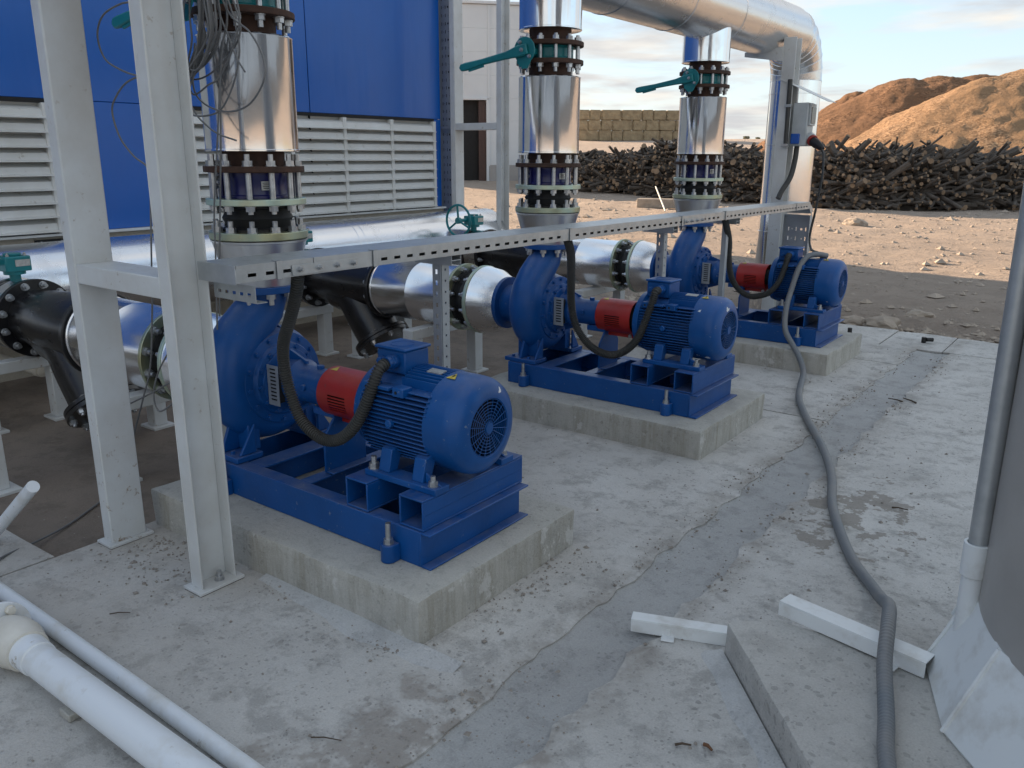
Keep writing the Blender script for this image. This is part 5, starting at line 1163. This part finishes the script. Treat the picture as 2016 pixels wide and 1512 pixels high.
for i in range(4200):
    s = rng.uniform(0, len(front)-1.001); p, d = front_pt(s); nrm = Vector((-d.y, d.x, 0)); t = rng.random()
    h = pile_h(s)
    if t < .72: u_ = rng.random()**.8; q = .15+u_*1.4; z = h*(1-(1-u_)**1.25)*.95
    else: q = 1.5+rng.random()*2.6; z = h*(.93+rng.uniform(-.05, .09))
    big = rng.random(); L = rng.uniform(.8, 2.1); rad = rng.uniform(.03, .06) if big < .6 else rng.uniform(.055, .09) if big < .94 else rng.uniform(.09, .14)
    az_ = rng.gauss(0, .55)+(0 if rng.random() < .5 else math.pi/2+rng.gauss(0, .3)); el = rng.gauss(.05, .28)
    if rng.random() < .06: el = rng.uniform(.4, .9)
    dd = (d*math.cos(az_)-nrm*math.sin(az_))*math.cos(el)+Vector((0, 0, math.sin(el)))
    if rng.random() < .5: dd = -dd
    c = p+nrm*q; c.z = gz(c.x, c.y)+z+rad*.6
    low = c.z-abs(dd.z)*L/2-rad-gz(c.x, c.y)
    if low < -.02: c.z -= low
    vis = rad*L*(1.0 if t < .72 else .6)*(28/(depth(c.x, c.y)))
    lat = (c-Vector((CX, CY, 0))).dot(Vector((.8019, .5975, 0)))/depth(c.x, c.y)*1633.4+1008
    if not 1140 < lat < 2030 or any(a < lat < b_ for a, b_ in ((1325, 1420), (1505, 1600))): vis *= .01
    items.append((vis, c, dd, L, rad, lat))
items.sort(key=lambda t: -t[0])
for k, (vis, c, dd, L, rad, lat) in enumerate(items):
    q = Vector((0, 0, 1)).rotation_difference(dd)
    sx = rad/.12
    if k < 280:
        o = bpy.data.objects.new('log', lms[k % 8]); col.objects.link(o); o.location = c; o.rotation_mode = 'QUATERNION'; o.rotation_quaternion = q; o.scale = (sx, sx, L)
        side = 'right of the tall silver downpipe' if lat > 1560 else 'left of the tall silver downpipe'
        size = 'thick' if rad > .09 else 'medium' if rad > .06 else 'thin'
        tag(o, f'{size} cut branch log in the dark log pile {side}', 'log', f'{size} logs {side}')
    else:
        mbk = lmb[k % 8]; o0 = len(rest.v)
        for v_ in mbk.v: rest.v.append(tuple(c+q @ Vector((v_[0]*sx, v_[1]*sx, v_[2]*L))))
        for f_, mi in zip(mbk.f, mbk.mi): rest.f.append(tuple(x+o0 for x in f_)); rest.mi.append(mi)
single(rest, 'log_pile', ['bark', 'cut'], 'long dark heap of cut branches and logs across the yard', 'log pile', kind='stuff', smooth=50)
# woodchip mounds
def mound(D, px, r, h, name, mt, label, sx=1.0, seed=0, peaks=((0, 0, 1),)):
    cx, cy = at(D, px); n = 120; b = MB(); rt = Vector((.8019, .5975, 0)); fd_ = Vector((-.5975, .8019, 0))
    for j in range(n+1):
        for i in range(n+1):
            u_ = (i/n-.5)*2.6*r*sx; w_ = (j/n-.5)*2.6*r; z = -1e9
            for (pu_, pw, k) in peaks:
                d_ = math.hypot((u_/sx-pu_), (w_-pw)); hh = h*k; q = hh*(1-(math.sqrt(d_*d_+1.4)-1.18)/(r*k)); z = max(z, q)
            P_ = Vector((cx, cy, 0))+rt*u_+fd_*w_; z += .17*fbm(P_.x+seed, P_.y, .35, 4)+.10*fbm(P_.x, P_.y+seed, 1.9, 3)
            b.v.append((P_.x, P_.y, gz(P_.x, P_.y)+max(z, -.6)))
    w = n+1; b.f = [(j*w+i, j*w+i+1, (j+1)*w+i+1, (j+1)*w+i) for j in range(n) for i in range(n)]; b.mi = [0]*len(b.f)
    return single(b, name, mt, label, 'woodchip heap', smooth=180)
mound(52, 1790, 9.4, 5.25, 'woodchip_heap', 'chips_d', 'dark brown woodchip heap with a flat top behind the logs', 1.0, 3, ((2.6, 0, .98), (.6, .3, .97), (-1.4, .6, .93)))
mound(46, 1965, 9.8, 5.25, 'woodchip_heap', 'chips', 'pale orange woodchip heap at right behind the logs', 1.0, 11, ((0, 0, 1), (1.9, .6, .95), (-1.8, .2, .90)))
mound(57, 1655, 4.9, 4.1, 'woodchip_heap', 'chips_d', 'low brown woodchip heap peeking out beside the tall downpipe', 1.0, 23)
for (D, px, r) in ((230, 1448, .8), (240, 1470, .6), (210, 1385, .9)):
    x, y = at(D, px); bu = thing('bush', f'tiny dark bush on the far field skyline {"near the middle riser" if px < 1400 else "beside the far clad riser" if px < 1460 else "just left of the downpipe"}', 'bush', (x, y, gz(x, y))); m_ = MB()
    for i in range(120):
        a = rng.random()*6.28; t_ = rng.random()**.5*r; rock(m_, (x+t_*math.cos(a), y+t_*math.sin(a), gz(x, y)+.1+rng.random()*r*1.2), .18, .8, i)
    part(m_, 'crown', 'grass', bu, smooth=0); part(MB().cyl((x, y, gz(x, y)-.2), (x, y, gz(x, y)+r*.6), .08, n=6), 'trunk', 'stick', bu)
sk = at(23, 1300)
ww = thing('timber_offcut', 'pale thin batten leaning up from a block left of the far riser', 'timber', (-10.6, 20.8, 0))
part(MB().tube([(-11.387, 22.03, .62), (-9.9, 19.8, .04)], .022, 6), 'batten', 'pvc_y', ww); part(MB().obox((-11.2, 21.9, .12), (.6, .25, 0), (-.08, .2, 0), (0, 0, .14)), 'block', 'stone', ww, .02)
